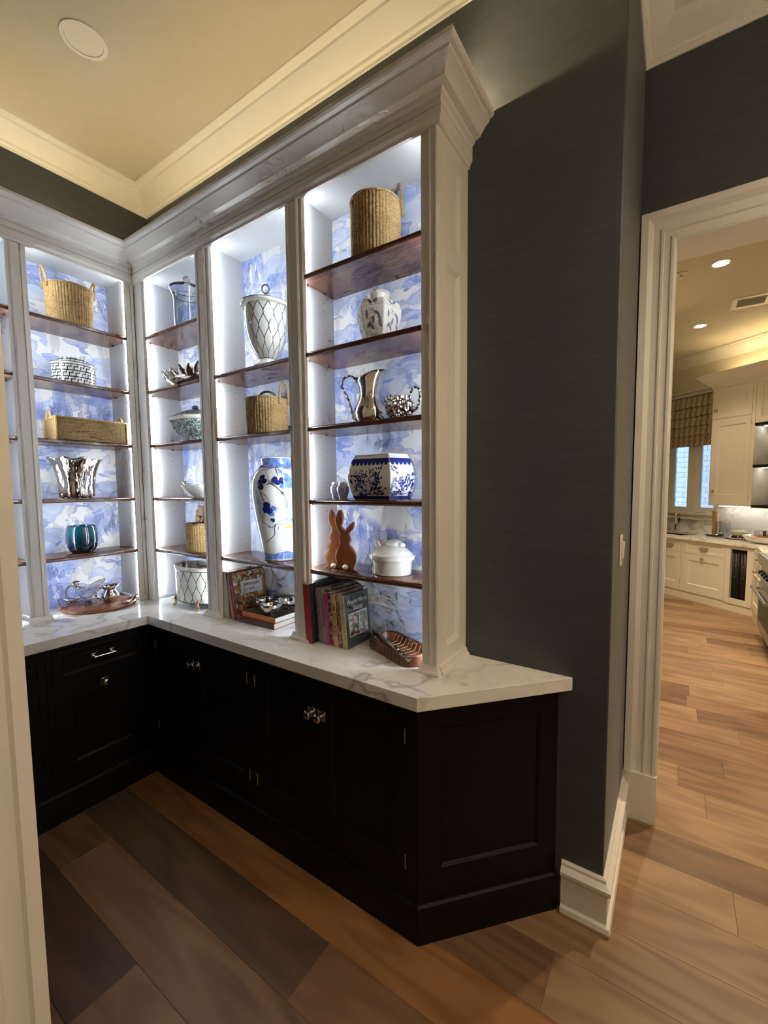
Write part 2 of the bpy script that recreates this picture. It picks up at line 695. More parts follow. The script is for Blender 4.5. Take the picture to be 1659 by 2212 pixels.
def m_greek():
    """black key blocks on a white round box: u = turn, v = height"""
    k = NT('greek_key_glaze')
    tc = k.n('TexCoord')
    sp = k.n('SeparateXYZ', {0: tc.outputs['UV']})
    row = k.math('MULTIPLY', sp.outputs[1], 1 / .034)
    rf = k.math('FRACT', row)
    sh = k.math('MULTIPLY', k.math('FLOOR', row), .25)
    cf = k.math('FRACT', k.math('ADD', k.math('MULTIPLY', sp.outputs[0], 22.0), sh))

    def band(v, a, b):
        return k.math('MULTIPLY', k.math('GREATER_THAN', v, a), k.math('LESS_THAN', v, b))
    hline = band(rf, .82, 1.01)
    l1 = k.math('MULTIPLY', band(rf, .38, .56), band(cf, .35, 1.01))
    l2 = k.math('MULTIPLY', band(cf, .28, .46), band(rf, -.1, .56))
    l3 = k.math('MULTIPLY', band(cf, .86, 1.01), band(rf, .38, 1.0))
    f = k.math('MAXIMUM', k.math('MAXIMUM', hline, l1), k.math('MAXIMUM', l2, l3))
    k.set(col=k.mix(f, (.82, .82, .80), (.02, .022, .03)), rough=.2, coat=.3)
    return k.m


def m_chinoiserie(name, base, line, su=9, sv=75, th=.5):
    """small scrolling sprigs over glaze"""
    k = NT(name)
    v = k.coord('Object', (sv, sv, sv))
    a = k.noise(v, 1.0, 2, .5, 1.2)
    r = k.math('ABSOLUTE', k.math('SUBTRACT', a, .5))
    f1 = k.ramp(r, [(.025, (1, 1, 1)), (.05, (0, 0, 0))])
    b = k.noise(v, 1.9, 1, .5, .5)
    f2 = k.ramp(b, [(th + .06, (0, 0, 0)), (th + .08, (1, 1, 1))])
    f = k.math('MAXIMUM', f1, f2)
    k.set(col=k.mix(f, base, line), rough=.15, coat=.4)
    return k.m


def m_glass(name, col=(1, 1, 1), rough=.02, ior=1.45, coat=0.0):
    k = NT(name)
    nz = k.noise(k.coord('Object'), 6, 1)
    k.set(col=k.mix(nz, col, tuple(c * .98 for c in col)), rough=rough, trans=1.0, ior=ior, coat=coat, coatr=.02)
    return k.m


def m_teal():
    k = NT('teal_glass')
    tc = k.n('TexCoord')
    sp = k.n('SeparateXYZ', {0: tc.outputs['Object']})
    f = k.math('ADD', k.math('MULTIPLY', sp.outputs[2], 6.5), k.math('MULTIPLY', k.noise(tc.outputs['Object'], 18, 2), .25))
    c = k.ramp(f, [(.15, (.001, .003, .008)), (.55, (.003, .028, .060)), (1.0, (.006, .075, .125))])
    k.set(col=c, rough=.06, coat=1.0, coatr=.03)
    return k.m


def m_fabric():
    k = NT('striped_linen')
    tc = k.n('TexCoord')
    sp = k.n('SeparateXYZ', {0: tc.outputs['Object']})
    s = k.math('FRACT', k.math('MULTIPLY', sp.outputs[0], 11.5))
    f = k.ramp(s, [(.40, (0, 0, 0)), (.5, (1, 1, 1)), (.90, (1, 1, 1)), (1.0, (0, 0, 0))])
    w = k.noise(k.coord('Object', (300, 300, 300)), 1, 2)
    k.set(col=k.mix(f, k.mix(w, (.50, .42, .27), (.58, .50, .33)), k.mix(w, (.27, .22, .16), (.33, .27, .20))), rough=.85)
    return k.m


def m_cover(name, cols, scale=40, seed=0):
    """printed photograph on a book jacket: patches of food and faces, too small to read"""
    k = NT(name)
    vo = k.n('TexVoronoi', {'Vector': k.coord('Object', (scale, scale, scale), (seed, seed * 2.1, seed * .7)), 'Scale': 1.0})
    f = k.n('SeparateColor', {0: vo.outputs['Color']}).outputs[0]
    n = len(cols)
    c = k.ramp(f, [(i / n, cc) for i, cc in enumerate(cols)], 'CONSTANT')
    c = k.mix(k.math('MULTIPLY', vo.outputs['Distance'], .8), c, (.05, .035, .03))
    k.set(col=c, rough=.3)
    return k.m


def m_brick():
    k = NT('painted_brick')
    a = k.noise(k.coord('Object'), 9, 4)
    k.set(col=k.mix(a, (.70, .72, .76), (.86, .87, .90)), rough=.8)
    k.bump(a, .5, .01)
    return k.m


def m_towel():
    k = NT('dark_leather')
    a = k.noise(k.coord('Object'), 60, 3)
    k.set(col=k.mix(a, (.010, .008, .008), (.022, .016, .016)), rough=.5)
    return k.m


M['cab'] = m_black_cab()
M['shelf'] = m_mahogany()
M['floor'] = m_floor()
M['marble'] = m_marble()
M['paper'] = m_wallpaper()
M['dark_paper'] = m_darkpaper()
M['straw'] = m_straw()
M['straw2'] = m_straw('seagrass_brown', .72)
M['hammered'] = m_hammered()
M['chased'] = m_chased()
M['urn'] = m_trellis('urn_trellis', (.78, .77, .72), (.085, .085, .085), 13, .062, 0.0, .055)
M['ovalpot'] = m_trellis('oval_trellis', (.78, .76, .70), (.085, .08, .07), 18, .075, 0.0, .05)
M['greek'] = m_greek()
M['tureen'] = m_chinoiserie('green_transferware', (.50, .58, .52), (.03, .07, .07), sv=60)
M['shaker'] = m_chinoiserie('blue_sprigs', (.76, .79, .86), (.12, .18, .50), sv=140, th=.56)
M['glass'] = m_glass('clear_glass', (1, 1, 1), .0, 1.16, 1.0)
M['rimglass'] = m_glass('rim_glass', (1, 1, 1), .02, 1.45)
M['thin'] = m_glass('thin_glass', (.97, .98, 1), .0, 1.07, 1.0)
M['cream_wall'] = flat('cream_wall_paint', (.66, .60, .50), .7)
M['pane'] = m_glass('window_glass', (1, 1, 1), 0, 1.02)
M['teal'] = m_teal()
M['fabric'] = m_fabric()
M['bunny'] = m_wood('cherry_cutout', (.20, .065, .018), (.30, .105, .032), (.38, .15, .05), (20, 20, 2.5), .45)
M['bunny_lit_edge'] = m_wood('cherry_lit_edge', (.46, .18, .06), (.55, .24, .09), (.62, .30, .12), (20, 20, 3), .45)  # paler cut edges: strip light on the rabbits, put into the wood colour
M['board'] = m_wood('acacia_board', (.10, .03, .014), (.19, .062, .028), (.30, .115, .05), (16, 1.6, 16), .35)
M['bread'] = m_wood('bread_board_wood', (.085, .026, .014), (.15, .05, .025), (.21, .08, .038), (1.6, 14, 14), .35)
M['lightwood'] = m_wood('beech', (.45, .27, .12), (.58, .38, .19), (.68, .47, .26), (18, 18, 2), .5)
M['oak'] = m_wood('oak', (.30, .17, .07), (.42, .26, .12), (.52, .34, .17), (18, 18, 2), .5)
M['brick'] = m_brick()
M['towel'] = m_towel()
FOOD = [(.55, .38, .10), (.40, .06, .03), (.62, .55, .40), (.16, .09, .05), (.30, .34, .10), (.70, .62, .50), (.50, .16, .05)]

# ------------------------------------------------------------------ the setting
ZC = .92
CEIL = 3.56
# floor: slab plus every plank
fl = struct(MB().box(-.8, -2.7, -.06, 4.2, 8.0, -.016).build('floor', M['cab']), 'wide-plank walnut floor')
tones = {'orange': (.33, .165, .068), 'dark': (.140, .088, .056), 'brown': (.225, .130, .074), 'mid': (.275, .168, .10), 'deep': (.115, .066, .042), 'light': (.335, .215, .125)}


def plank(x0, x1, y0, y1, tone):
    g = .0005
    L, Wd = x1 - x0 - g, y1 - y0 - g
    c, t = .0009, .016
    ring = lambda e, z: [(e, e, z), (L - e, e, z), (L - e, Wd - e, z), (e, Wd - e, z)]
    vs = ring(0, -t) + ring(0, -c) + ring(c, 0)
    fs = [(8, 9, 10, 11)]
    for k in (0, 4):
        fs += [(k + i, k + (i + 1) % 4, k + 4 + (i + 1) % 4, k + 4 + i) for i in range(4)]
    o = MB().add(vs, fs).build('floor_plank', M['floor'], fl, smooth=0)
    o.location = (x0, y0, 0)
    j = random.uniform(.9, 1.1)
    o.color = (*[min(1, q * j) for q in tone], 1)


WP = .2026
rnd = random.Random(5)
for k in range(-12, 37):
    y0 = -.14 + WP * k
    y1 = y0 + WP
    if k == 0:
        segs = [(-.8, 2.9, 'orange'), (2.9, 4.2, 'mid')]
    elif k == -1:
        segs = [(-.8, 1.449, 'dark'), (1.449, 3.3, 'brown'), (3.3, 4.2, 'mid')]
    elif k == -2:
        segs = [(-.8, .282, 'brown'), (.282, 2.2, 'mid'), (2.2, 4.2, 'brown')]
    elif k == -3:
        segs = [(-.8, .94, 'deep'), (.94, 2.6, 'mid'), (2.6, 4.2, 'brown')]
    elif k == 1:
        segs = [(-.8, 2.13, 'brown'), (2.13, 4.2, 'light')]
    elif k == 2:
        segs = [(-.8, 1.5, 'mid'), (1.5, 3.4, 'light'), (3.4, 4.2, 'mid')]
    else:
        a = rnd.uniform(.3, 1.7)
        segs, x = [], -.8
        if k > 4:
            x = 1.8
            a = x + rnd.uniform(.6, 1.6)
        while x < 4.2:
            e = min(a, 4.2)
            if 4.2 - e < .35:
                e = 4.2
            segs.append((x, e, rnd.choice(['mid', 'light', 'light', 'brown'] if k > 0 else ['mid', 'brown', 'deep'])))
            x = e
            a = e + rnd.uniform(1.2, 2.0)
    for x0, x1, tn in segs:
        plank(x0, x1, y0, y1, tones[tn])

struct(MB().box(-.8, -2.7, CEIL, 4.2, 8.0, CEIL + .06).build('ceiling', M['ceil']), 'cream painted ceiling')
struct(MB().box(-.8, .4386, 0, 2.255, 1.32, CEIL).build('wall_back', M['dark_paper'], bevel=.006), 'charcoal papered wall behind the bookcase')
struct(MB().box(-.75, -1.4, 0, -.6427, .4386, CEIL).build('wall_left', M['dark_paper']), 'charcoal papered wall above the left bookcase')
struct(MB().box(-.75, -1.5, 0, 1.738, -1.3, CEIL).build('wall_pantry_side', M['dark_paper']))
wd = MB().box(2.255, 1.118, 0, 2.39, 1.32, CEIL).box(2.39, 1.118, 2.686, 3.45, 1.32, CEIL).box(3.45, 1.118, 0, 4.2, 1.32, CEIL)
struct(wd.build('wall_door', M['dark_paper']), 'charcoal papered wall around the kitchen doorway')
struct(MB().box(4.1, -2.7, 0, 4.2, 1.32, CEIL).build('wall_right', M['cream_wall']))
struct(MB().box(1.5, -2.7, 0, 4.2, -2.6, CEIL).build('wall_behind', M['cream_wall']))
struct(MB().box(1.5, -2.6, 0, 1.738, -1.03, CEIL).build('wall_front', M['white_in']))

# ceiling crown all the way round
CR = [(0, 3.443), (.006, 3.443), (.008, 3.455), (.018, 3.462), (.022, 3.474), (.045, 3.490), (.075, 3.515), (.098, 3.533), (.102, 3.543), (.118, 3.546), (.135, 3.552), (.137, 3.5599), (0, 3.5599)]
struct(MB().sweep([(-.6427, -1.3), (-.6427, .4386), (2.255, .4386), (2.255, 1.118), (4.1, 1.118), ], CR).build('trim_1', M['trim'], smooth=25), 'white crown moulding at the ceiling')

# door casing, jambs, plinth blocks
CS = [(0, 0), (0, .012), (-.010, .018), (-.020, .018), (-.024, .012), (-.046, .013), (-.050, .021), (-.058, .021), (-.062, .015), (-.088, .016), (-.098, .026), (-.108, .034), (-.136, .036), (-.136, 0)]
cas = MB().sweep([(2.397, .236), (2.397, 2.68), (3.443, 2.68), (3.443, .236)], CS)
cas.xf(lambda p: (p.x, 1.118 - p.z, p.y))
dc = struct(cas.build('door_1', M['white'], smooth=25), 'white moulded doorway casing to the kitchen')
for x0, x1 in ((2.253, 2.399), (3.441, 3.587)):
    pb = MB().prism([(x0, 1.118), (x0, 1.085), (x0 + .02, 1.078), (x0 + .04, 1.078), (x0 + .06, 1.085), (x1 - .02, 1.086), (x1 - .012, 1.09), (x1, 1.092), (x1, 1.118)], 0, .238)
    pb.build('plinth_block', M['white'], dc, bevel=.002)
MB().box(2.39, 1.118, .0, 2.397, 1.32, 2.68).build('jamb', M['white'], dc)
MB().box(3.443, 1.118, .0, 3.45, 1.32, 2.68).build('jamb', M['white'], dc)
MB().box(2.39, 1.118, 2.68, 3.45, 1.32, 2.686).build('head_jamb', M['white'], dc)

# baseboards
BB = [(0, 0), (.026, 0), (.030, .012), (.026, .028), (.016, .034), (.016, .142), (.022, .148), (.030, .160), (.030, .172), (.020, .180), (.012, .186), (.012, .196), (.006, .202), (0, .202)]
struct(MB().sweep([(2.112, .4386), (2.255, .4386), (2.255, 1.082)], BB).build('baseboard_back', M['white'], smooth=25), 'white moulded baseboard at the end of the dark wall')
# foreground casing at the left edge of the view
FG = [(0, 0), (0, .012), (-.016, .014), (-.020, .009), (-.036, .004), (-.040, .004), (-.045, .010), (-.14, .010), (-.15, .022), (-.17, .022), (-.17, 0)]
fg = MB().sweep([(-.998, 0), (-.998, CEIL)], FG).xf(lambda p: (1.738 + p.z, p.x, p.y))
fgo = struct(fg.build('trim_2', M['white'], smooth=25), 'pale casing at the near left edge')
struct(MB().box(1.5, -1.03, 0, 1.738, -.998, CEIL).build('trim_3', M['white']))


# downlights
def downlight(loc, on, label, watt=0, col=(1, 1, 1), r=.075, group=None, spread=2.2):
    t = thing('ceiling_downlight', label, 'ceiling light', (loc[0], loc[1], CEIL), 0, group)
    MB().lathe([(r * .78, -.001), (r * .80, -.006), (r * .98, -.005), (r, -.001), (r, 0)], 36).build('trim_ring', M['white'], t)
    MB().lathe([(0, -.003), (r * .78, -.003)], 36).build('lens', M['lens_on'] if on else M['lens_off'], t)
    if watt:
        L = bpy.data.lights.new('lamp', 'SPOT')
        L.energy = watt
        L.color = col
        L.spot_size = spread
        L.spot_blend = .7
        L.shadow_soft_size = r * .75
        lo = bpy.data.objects.new('lamp', L)
        COL.objects.link(lo)
        lo.parent = t
        lo.location = (0, 0, -.03)
    return t


downlight((.215, -.245), False, 'unlit round recessed light in the cream pantry ceiling', r=.088)
downlight((2.95, -.45), True, 'unseen lit recessed light added over the hall beside the viewer', ADDED_HALL_WATT * .7, HALL_WARM)  # the hall downlights are unseen lamps, added to light the near side
downlight((3.55, .45), True, 'unseen lit recessed light added in the hall near the kitchen doorway', ADDED_HALL_WATT, HALL_WARM)
downlight((2.9, -1.8), True, 'unseen lit recessed light added at the far end of the hall', ADDED_HALL_WATT * 1.0, HALL_WARM)

# hall pendant added out of view to brighten the white trim and crown
t = thing('added_hall_lantern', 'frosted globe pendant added in the hall out of view', 'added pendant lamp', (3.45, .05, 2.25))
MB().lathe([(0, 0), (.06, .006), (.115, .05), (.13, .12), (.115, .19), (.06, .235), (.03, .24)], 32).build('globe', emit('frosted_globe', (1.0, .80, .55), 2.5), t)
MB().lathe([(.035, .235), (.04, .25), (.012, .27), (.006, .28)], 20).build('cap', M['pewter'], t)
MB().tube([(0, 0, .27), (0, 0, CEIL - 2.25 - .02)], .004, 8).build('cord', M['black'], t)
MB().lathe([(.0, CEIL - 2.25 - .03), (.05, CEIL - 2.25 - .02), (.055, CEIL - 2.25)], 24).build('canopy', M['pewter'], t)
L_ = bpy.data.lights.new('lamp', 'POINT')
L_.energy = ADDED_LANTERN_WATT
L_.color = HALL_WARM
L_.shadow_soft_size = .14
lo_ = bpy.data.objects.new('lamp', L_)
COL.objects.link(lo_)
lo_.parent = t
lo_.location = (0, 0, .12)

# light switch on the return wall
sw = thing('light_switch', 'white light switch plate on the end of the dark wall', 'light switch', (2.255, .665, 1.37), pi / 2)
MB().box(-.036, -.006, -.06, .036, 0, .06).build('plate', M['white'], sw, bevel=.003)
MB().box(-.016, -.012, -.033, .016, -.006, .033).xf(lambda p: (p.x, p.y - (.004 if p.z > 0 and p.y < -.01 else 0), p.z)).build('rocker', M['white'], sw, bevel=.002)

# ------------------------------------------------------------------ upper bookcases
A_, B_ = .192, .364
ZT, ZI = 2.853, 2.88
CP = [(0, 2.843), (.008, 2.846), (.010, 2.858), (.016, 2.866), (.018, 2.872), (.018, 2.893), (.014, 2.8935), (.014, 2.896), (.018, 2.8965), (.018, 2.922), (.026, 2.928), (.030, 2.938), (.050, 2.944), (.054, 2.952), (.072, 2.974), (.084, 2.982), (.086, 2.990), (.098, 2.994), (.104, 3.000), (.105, 3.0125), (.094, 3.0125), (.090, 3.000), (.064, 2.976), (.040, 2.952), (.014, 2.940), (0, 2.938)]


def crown(rows):
    q = len(CP)
    vs = [(x + vx * o, y + vy * o, z) for x, y, vx, vy in rows for o, z in CP]
    fs = [(i * q + k, i * q + (k + 1) % q, (i + 1) * q + (k + 1) % q, (i + 1) * q + k) for i in range(len(rows) - 1) for k in range(q)]
    fs += [tuple(range(q))[::-1], tuple((len(rows) - 1) * q + k for k in range(q))]
    return MB().add(vs, fs)


swp = lambda p: (-p.y, p.x, p.z)     # main-run frame -> left-run frame: (along, depth) -> (x=-depth, y=along)

bc = thing('bookcase', 'long white built-in bookcase with lit bays, ending in a panelled side by the dark wall', 'bookcase', (.7, .31, ZC), world=True)
bl = thing('bookcase', 'white built-in bookcase on the left wall meeting the long one in the corner', 'bookcase', (-.49, -.4, ZC), world=True)

crown([(-B_, A_, 1.38, -1.07), (1.7116, A_, 1.0, -1.07), (1.7116, .438, 1, 0)]).build('crown', M['white'], bc, smooth=25)
crown([(-B_, -1.28, 1.38, 0), (-B_, A_, 1.38, -1.07)]).build('crown', M['white'], bl, smooth=25)


def stile(x0, x1, r0, r1, par, tf=None, depth=A_):
    f = lambda mb: mb.xf(tf) if tf else mb
    f(MB().box(x0, depth, ZC, x1, depth + .02, ZT)).build('stile', M['white'], par, bevel=.0015)
    s = MB().box(r0, depth - .008, ZC + .03, r1, depth, ZT - .01)
    for c in (r0 + .006, r1 - .006):
        s.box(c - .004, depth - .012, ZC + .03, c + .004, depth - .008, ZT - .01)
    f(s).build('pilaster', M['white'], par, bevel=.0025)
    b0, b1 = max(x0, r0 - .012), r1 + .012
    b = MB()
    pr = [(.016, 0), (.017, .008), (.014, .014), (.010, .017), (.007, .024), (.0045, .032), (0, .034)]
    vs = []
    for e, z in pr:
        vs += [(x0 - e * .6, depth + .001, ZC + z), (x0 - e * .6, depth - .008 - e, ZC + z), (x1 + e * .6, depth - .008 - e, ZC + z), (x1 + e * .6, depth + .001, ZC + z)]
    b.add(vs, [(k * 4 + i, k * 4 + (i + 1) % 4, k * 4 + 4 + (i + 1) % 4, k * 4 + 4 + i) for k in range(len(pr) - 1) for i in range(4)] + [(24, 25, 26, 27)])
    f(b).build('pilaster_base', M['white'], par, smooth=25)


def shelf_mb(x0, x1, z, yf, yb):
    t = .011
    pr = [(yb, -t), (yb, t)] + [(yf + .008, t)] + [(yf + .003, t * .75), (yf + .0032, t * .55), (yf, t * .3), (yf, -t * .5), (yf + .004, -t)]
    n = len(pr)
    vs = [(x0, y, z + q) for y, q in pr] + [(x1, y, z + q) for y, q in pr]
    fs = [tuple(range(n)), tuple(range(n, 2 * n))[::-1]] + [(i, n + i, n + (i + 1) % n, (i + 1) % n) for i in range(n)]
    return MB().add(vs, fs)


def bay(par, xo0, xo1, xi0, xi1, shelves, yb, tf=None, depth=A_, pins='L'):
    f = lambda mb: mb.xf(tf) if tf else mb
    f(MB().box(xi0, yb, ZC, xi1, yb + .007, ZI)).build('wallpaper_panel', M['paper'], par, label='blue and white watercolour wallpaper back panel')
    f(MB().box(xi0, depth + .02, ZI, xi1, yb + .007, ZI + .015)).build('bay_ceiling', M['white_in'], par)
    for xa, xb in ((xi0, xi0 + .012), (xi1 - .012, xi1)):
        f(MB().box(xa, depth + .027, ZC, xb, yb, ZC + .022)).build('bay_trim', M['white_in'], par, bevel=.003)
    for xa in ((xi0 + xo0) / 2 - .002, (xi1 + xo1) / 2 - .002):
        f(MB().box(xa, depth + .028, ZC + .035, xa + .004, depth + .034, ZI - .01)).build('led_strip', M['led_cool'], par, label='lit cool white strip light', smooth=0)
    for z in shelves:
        s = f(shelf_mb(xi0 + .005, xi1 - .005, z, depth + .009, yb - .001)).build('shelf', M['shelf'], par, label='dark mahogany shelf with a rounded front edge')
        px = xi0 if pins == 'L' else xi1
        sg = 1 if pins == 'L' else -1
        for yy in (depth + .055, yb - .07):
            f(MB().box(px, yy - .006, z - .018, px + sg * .012, yy + .006, z - .011)).build('shelf_clip', M['chrome'], s, bevel=.001)
    h = MB()
    px = xi0 + .0004 if pins == 'L' else xi1 - .0004
    for z in shelves:
        for dz in (-.085, -.05, .05, .085):
            for yy in (depth + .055, yb - .07):
                zz = z + dz
                pts = [(px, yy + .0026 * cos(t), zz + .0026 * sin(t)) for t in [2 * pi * i / 6 for i in range(6)]]
                h.add(pts, [tuple(range(6))])
    f(h).build('pin_holes', M['hole'], par, smooth=0, stuff=True)


Z1 = [2.5222, 2.2023, 1.8795, 1.5579, 1.2377]
Z2 = [2.1990, 1.8770, 1.2435]
Z3 = [2.5275, 2.1990, 1.8780, 1.5571, 1.2419]
YB = .430
bay(bc, -.278, .274, -.318, .314, Z1, YB)
bay(bc, .3926, .957, .352, .997, Z2, YB)
bay(bc, 1.056, 1.641, 1.020, 1.677, Z3, YB)
for x0, x1 in ((-.360, -.318), (.314, .352), (.997, 1.020)):
    MB().box(x0, A_ + .02, ZC, x1, YB + .007, ZI + .015).build('partition', M['white_in'], bc)
MB().box(-.364, A_, ZC, -.278, A_ + .02, ZT).build('stile', M['white'], bc, bevel=.0015)
stile(.274, .3926, .300, .368, bc)
stile(.957, 1.056, .979, 1.038, bc)
stile(1.641, 1.7116, 1.676, 1.7116, bc)
MB().box(-.364, A_, ZT, 1.7116, A_ + .02, 2.925).build('top_rail', M['white'], bc)
MB().box(-.60, A_ + .02, ZI + .016, 1.705, YB + .007, ZI + .04).build('top_board', M['white_in'], bc)
MB().box(-.60, .24, ZI + .041, 1.695, .436, ZI + .105).build('cove_ledge', M['white_in'], bc)
MB().box(-.30, .285, ZI + .106, 1.66, .300, ZI + .112).build('cove_light_strip', M['led_warm'], bc, smooth=0, label='lit warm strip light on top of the bookcase')

# small uplight added out of sight on the bookcase top to wash the wall
up = thing('uplight', 'small added uplight on top of the bookcase beside the dark wall', 'added spotlight', (1.60, .31, ZI + .105))
MB().lathe([(0, 0), (.022, 0), (.024, .004), (.022, .010), (.018, .010)], 20).build('body', M['white'], up)
MB().lathe([(0, .0095), (.018, .0095)], 20).build('lens', M['led_end'], up, smooth=0)
LS = bpy.data.lights.new('lamp', 'SPOT')
LS.energy = 30.0
LS.color = LED_WARM
LS.spot_size = 2.0
LS.spot_blend = .9
LS.shadow_soft_size = .015
lu = bpy.data.objects.new('lamp', LS)
COL.objects.link(lu)
lu.parent = up
lu.location = (0, 0, .014)
lu.rotation_euler = Vector((.50, .13, .22)).to_track_quat('-Z', 'Y').to_euler()

# end panel: frame, two sunk panels with sloping edges
ep = MB()
X0 = 1.7116
ep.box(1.677, A_ + .02, ZC, 1.698, YB + .007, 2.86)


def frame_panel(mb, ys, zs, holes):
    """skin at x = X0 with sunk panels"""
    ys = sorted(set(ys))
    zs = sorted(set(zs))
    for i in range(len(ys) - 1):
        for j in range(len(zs) - 1):
            cy, cz = (ys[i] + ys[i + 1]) / 2, (zs[j] + zs[j + 1]) / 2
            if any(a < cy < b and c < cz < d for a, b, c, d in holes):
                continue
            mb.box(1.698, ys[i], zs[j], X0, ys[i + 1], zs[j + 1])


holes = [(.258, .372, 2.492, 2.788), (.258, .372, 1.008, 2.425)]
frame_panel(ep, [A_ + .02, .258, .372, YB + .007], [ZC, 1.008, 2.425, 2.492, 2.788, 2.86], holes)
for a, b, c, d in holes:
    e = .022
    o = [(X0, a, c), (X0, b, c), (X0, b, d), (X0, a, d)]
    n = [(1.7005, a + e, c + e), (1.7005, b - e, c + e), (1.7005, b - e, d - e), (1.7005, a + e, d - e)]
    ep.add(o + n, [(i, (i + 1) % 4, 4 + (i + 1) % 4, 4 + i) for i in range(4)] + [(4, 5, 6, 7)])
ep.build('end_panel', M['white'], bc, smooth=0, label='white end panel with two sunk panels')
fb = MB().sweep([(X0, A_ + .002), (X0, YB)], [(0, ZC), (.022, ZC), (.020, ZC + .010), (.012, ZC + .018), (.008, ZC + .03), (0, ZC + .036)])
fb.build('end_base_trim', M['white'], bc, smooth=25)

# left bookcase (modelled along its own run, then turned)
bay(bl, -.3211, .1426, -.345, .152, Z1, .62, swp, B_, pins='R')
bay(bl, -.865, -.4015, -.885, -.378, Z1, .62, swp, B_, pins='R')
for y0, y1 in ((-.378, -.345), (.152, .189), (-.92, -.885)):
    MB().box(y0, B_ + .02, ZC, y1, .627, ZI + .015).xf(swp).build('partition', M['white_in'], bl)
MB().box(.1426, B_, ZC, .191, B_ + .02, ZT).xf(swp).build('stile', M['white'], bl, bevel=.0015)
stile(-.4015, -.3211, -.388, -.338, bl, swp, B_)
stile(-.95, -.865, -.93, -.885, bl, swp, B_)
MB().box(-1.25, B_, ZT, .191, B_ + .02, 2.925).xf(swp).build('top_rail', M['white'], bl)
MB().box(-1.25, B_ + .02, ZI + .016, .19, .627, ZI + .04).xf(swp).build('top_board', M['white_in'], bl)
MB().box(-1.24, .45, ZI + .041, .19, .54, ZI + .105).xf(swp).build('cove_ledge', M['white_in'], bl)
MB().box(-1.2, .485, ZI + .106, .15, .500, ZI + .112).xf(swp).build('cove_light_strip', M['led_warm'], bl, smooth=0, label='lit warm strip light on top of the bookcase')
MB().box(-B_ + .0005, .1695, ZC + .03, -B_ + .0012, .1715, 2.84).build('seam', M['hole'], bl, smooth=0)

# ------------------------------------------------------------------ worktop
wt = MB().prism([(0, 0), (1.7318, 0), (2.1357, .4380), (-.6420, .4380), (-.6420, -1.29), (0, -1.29)], ZC - .0497, ZC)
tag(wt.build('countertop', M['marble'], bevel=.002), 'thick white marble countertop with grey veins under the bookcases', 'countertop')

# ------------------------------------------------------------------ base cabinets
ZB = ZC - .0497


def shaker(u0, u1, z0, z1, rec, d, thick=.02, sunk=.010, edge=.010):
    """inset door or drawer front on the plane depth=d facing -depth; rec = (u0,u1,z0,z1) sunk field"""
    m = MB()
    a, b, c, e = rec
    us, zs = [u0, a, b, u1], [z0, c, e, z1]
    for i in range(3):
        for j in range(3):
            if i == 1 and j == 1:
                continue
            m.box(us[i], d, zs[j], us[i + 1], d + thick, zs[j + 1])
    o = [(a, d, c), (b, d, c), (b, d, e), (a, d, e)]
    q = edge
    n = [(a + q, d + sunk, c + q), (b - q, d + sunk, c + q), (b - q, d + sunk, e - q), (a + q, d + sunk, e - q)]
    m.add(o + n, [(i, (i + 1) % 4, 4 + (i + 1) % 4, 4 + i) for i in range(4)] + [(4, 5, 6, 7)])
    return m


def knob_parts(par, u, z, d, tf, mat='chrome', s=1.0):
    f = lambda mb: mb.xf(tf) if tf else mb
    kn = MB().lathe([(0, .0), (.0065, 0), (.0055, .012), (.010, .017), (.0155, .021), (.0165, .026), (.013, .030), (.010, .0315), (0, .0315)], 20)
    kn.xf(lambda p: (u + p.x * s, d - p.z * s, z + p.y * s))
    k = f(kn).build('knob', M[mat], par)
    pl = MB().box(u - .019 * s, d - .003, z - .019 * s, u + .019 * s, d, z + .019 * s)
    f(pl).build('backplate', M[mat], k, bevel=.0015)
    return k


def pull_parts(par, u, z, d, tf, mat='chrome', L=.1):
    f = lambda mb: mb.xf(tf) if tf else mb
    m = MB().tube([(u - L / 2, d - .026, z), (u + L / 2, d - .026, z)], .0075, 12)
    for s in (-1, 1):
        m.tube([(u + s * L * .42, d, z), (u + s * L * .42, d - .026, z)], .005, 8)
    p = f(m).build('pull', M[mat], par)
    for s in (-1, 1):
        f(MB().box(u + s * L * .42 - .012, d - .003, z - .016, u + s * L * .42 + .012, d, z + .016)).build('backplate', M[mat], p, bevel=.0015)
    return p


def hinge(par, u, z, d, tf, h=.055):
    m = MB().tube([(u, d - .001, z - h / 2), (u, d - .001, z + h / 2)], .0028, 8)
    (m.xf(tf) if tf else m).build('hinge', M['steel'], par)


DF = .035
g = .0015
cA = thing('base_cabinet', 'black base cabinet with two doors in the inner corner', 'cabinet', (.41, .23, 0), world=True)
MB().box(-.02, DF + .021, .15, .828, .436, ZB).build('body', M['cab'], cA)
MB().box(.0, DF, .15, .006, DF + .02, ZB).box(.799, DF, .15, .828, DF + .02, ZB).box(.006, DF, .84, .799, DF + .02, ZB).box(.006, DF, .15, .799, DF + .02, .168).build('face_frame', M['cab'], cA, bevel=.001)
MB().sweep([(-.02, .0355), (.828, .0355)], [(0, 0), (.0155, 0), (.0155, .125), (.012, .135), (.004, .142), (.002, .152), (0, .152)]).build('plinth', M['cab'], cA, smooth=25)
for u0, u1, hu, kx in ((.006, .385, .004, .360), (.385, .799, .801, .409)):
    d = shaker(u0 + g, u1 - g, .170, .838, (u0 + .065, u1 - .045 if u1 < .5 else u1 - .040, .272, .775), DF).build('door', M['cab'], cA, smooth=0)
    knob_parts(d, kx, .716, DF, None)
    for hz in (.75, .28):
        hinge(d, hu, hz, DF, None)

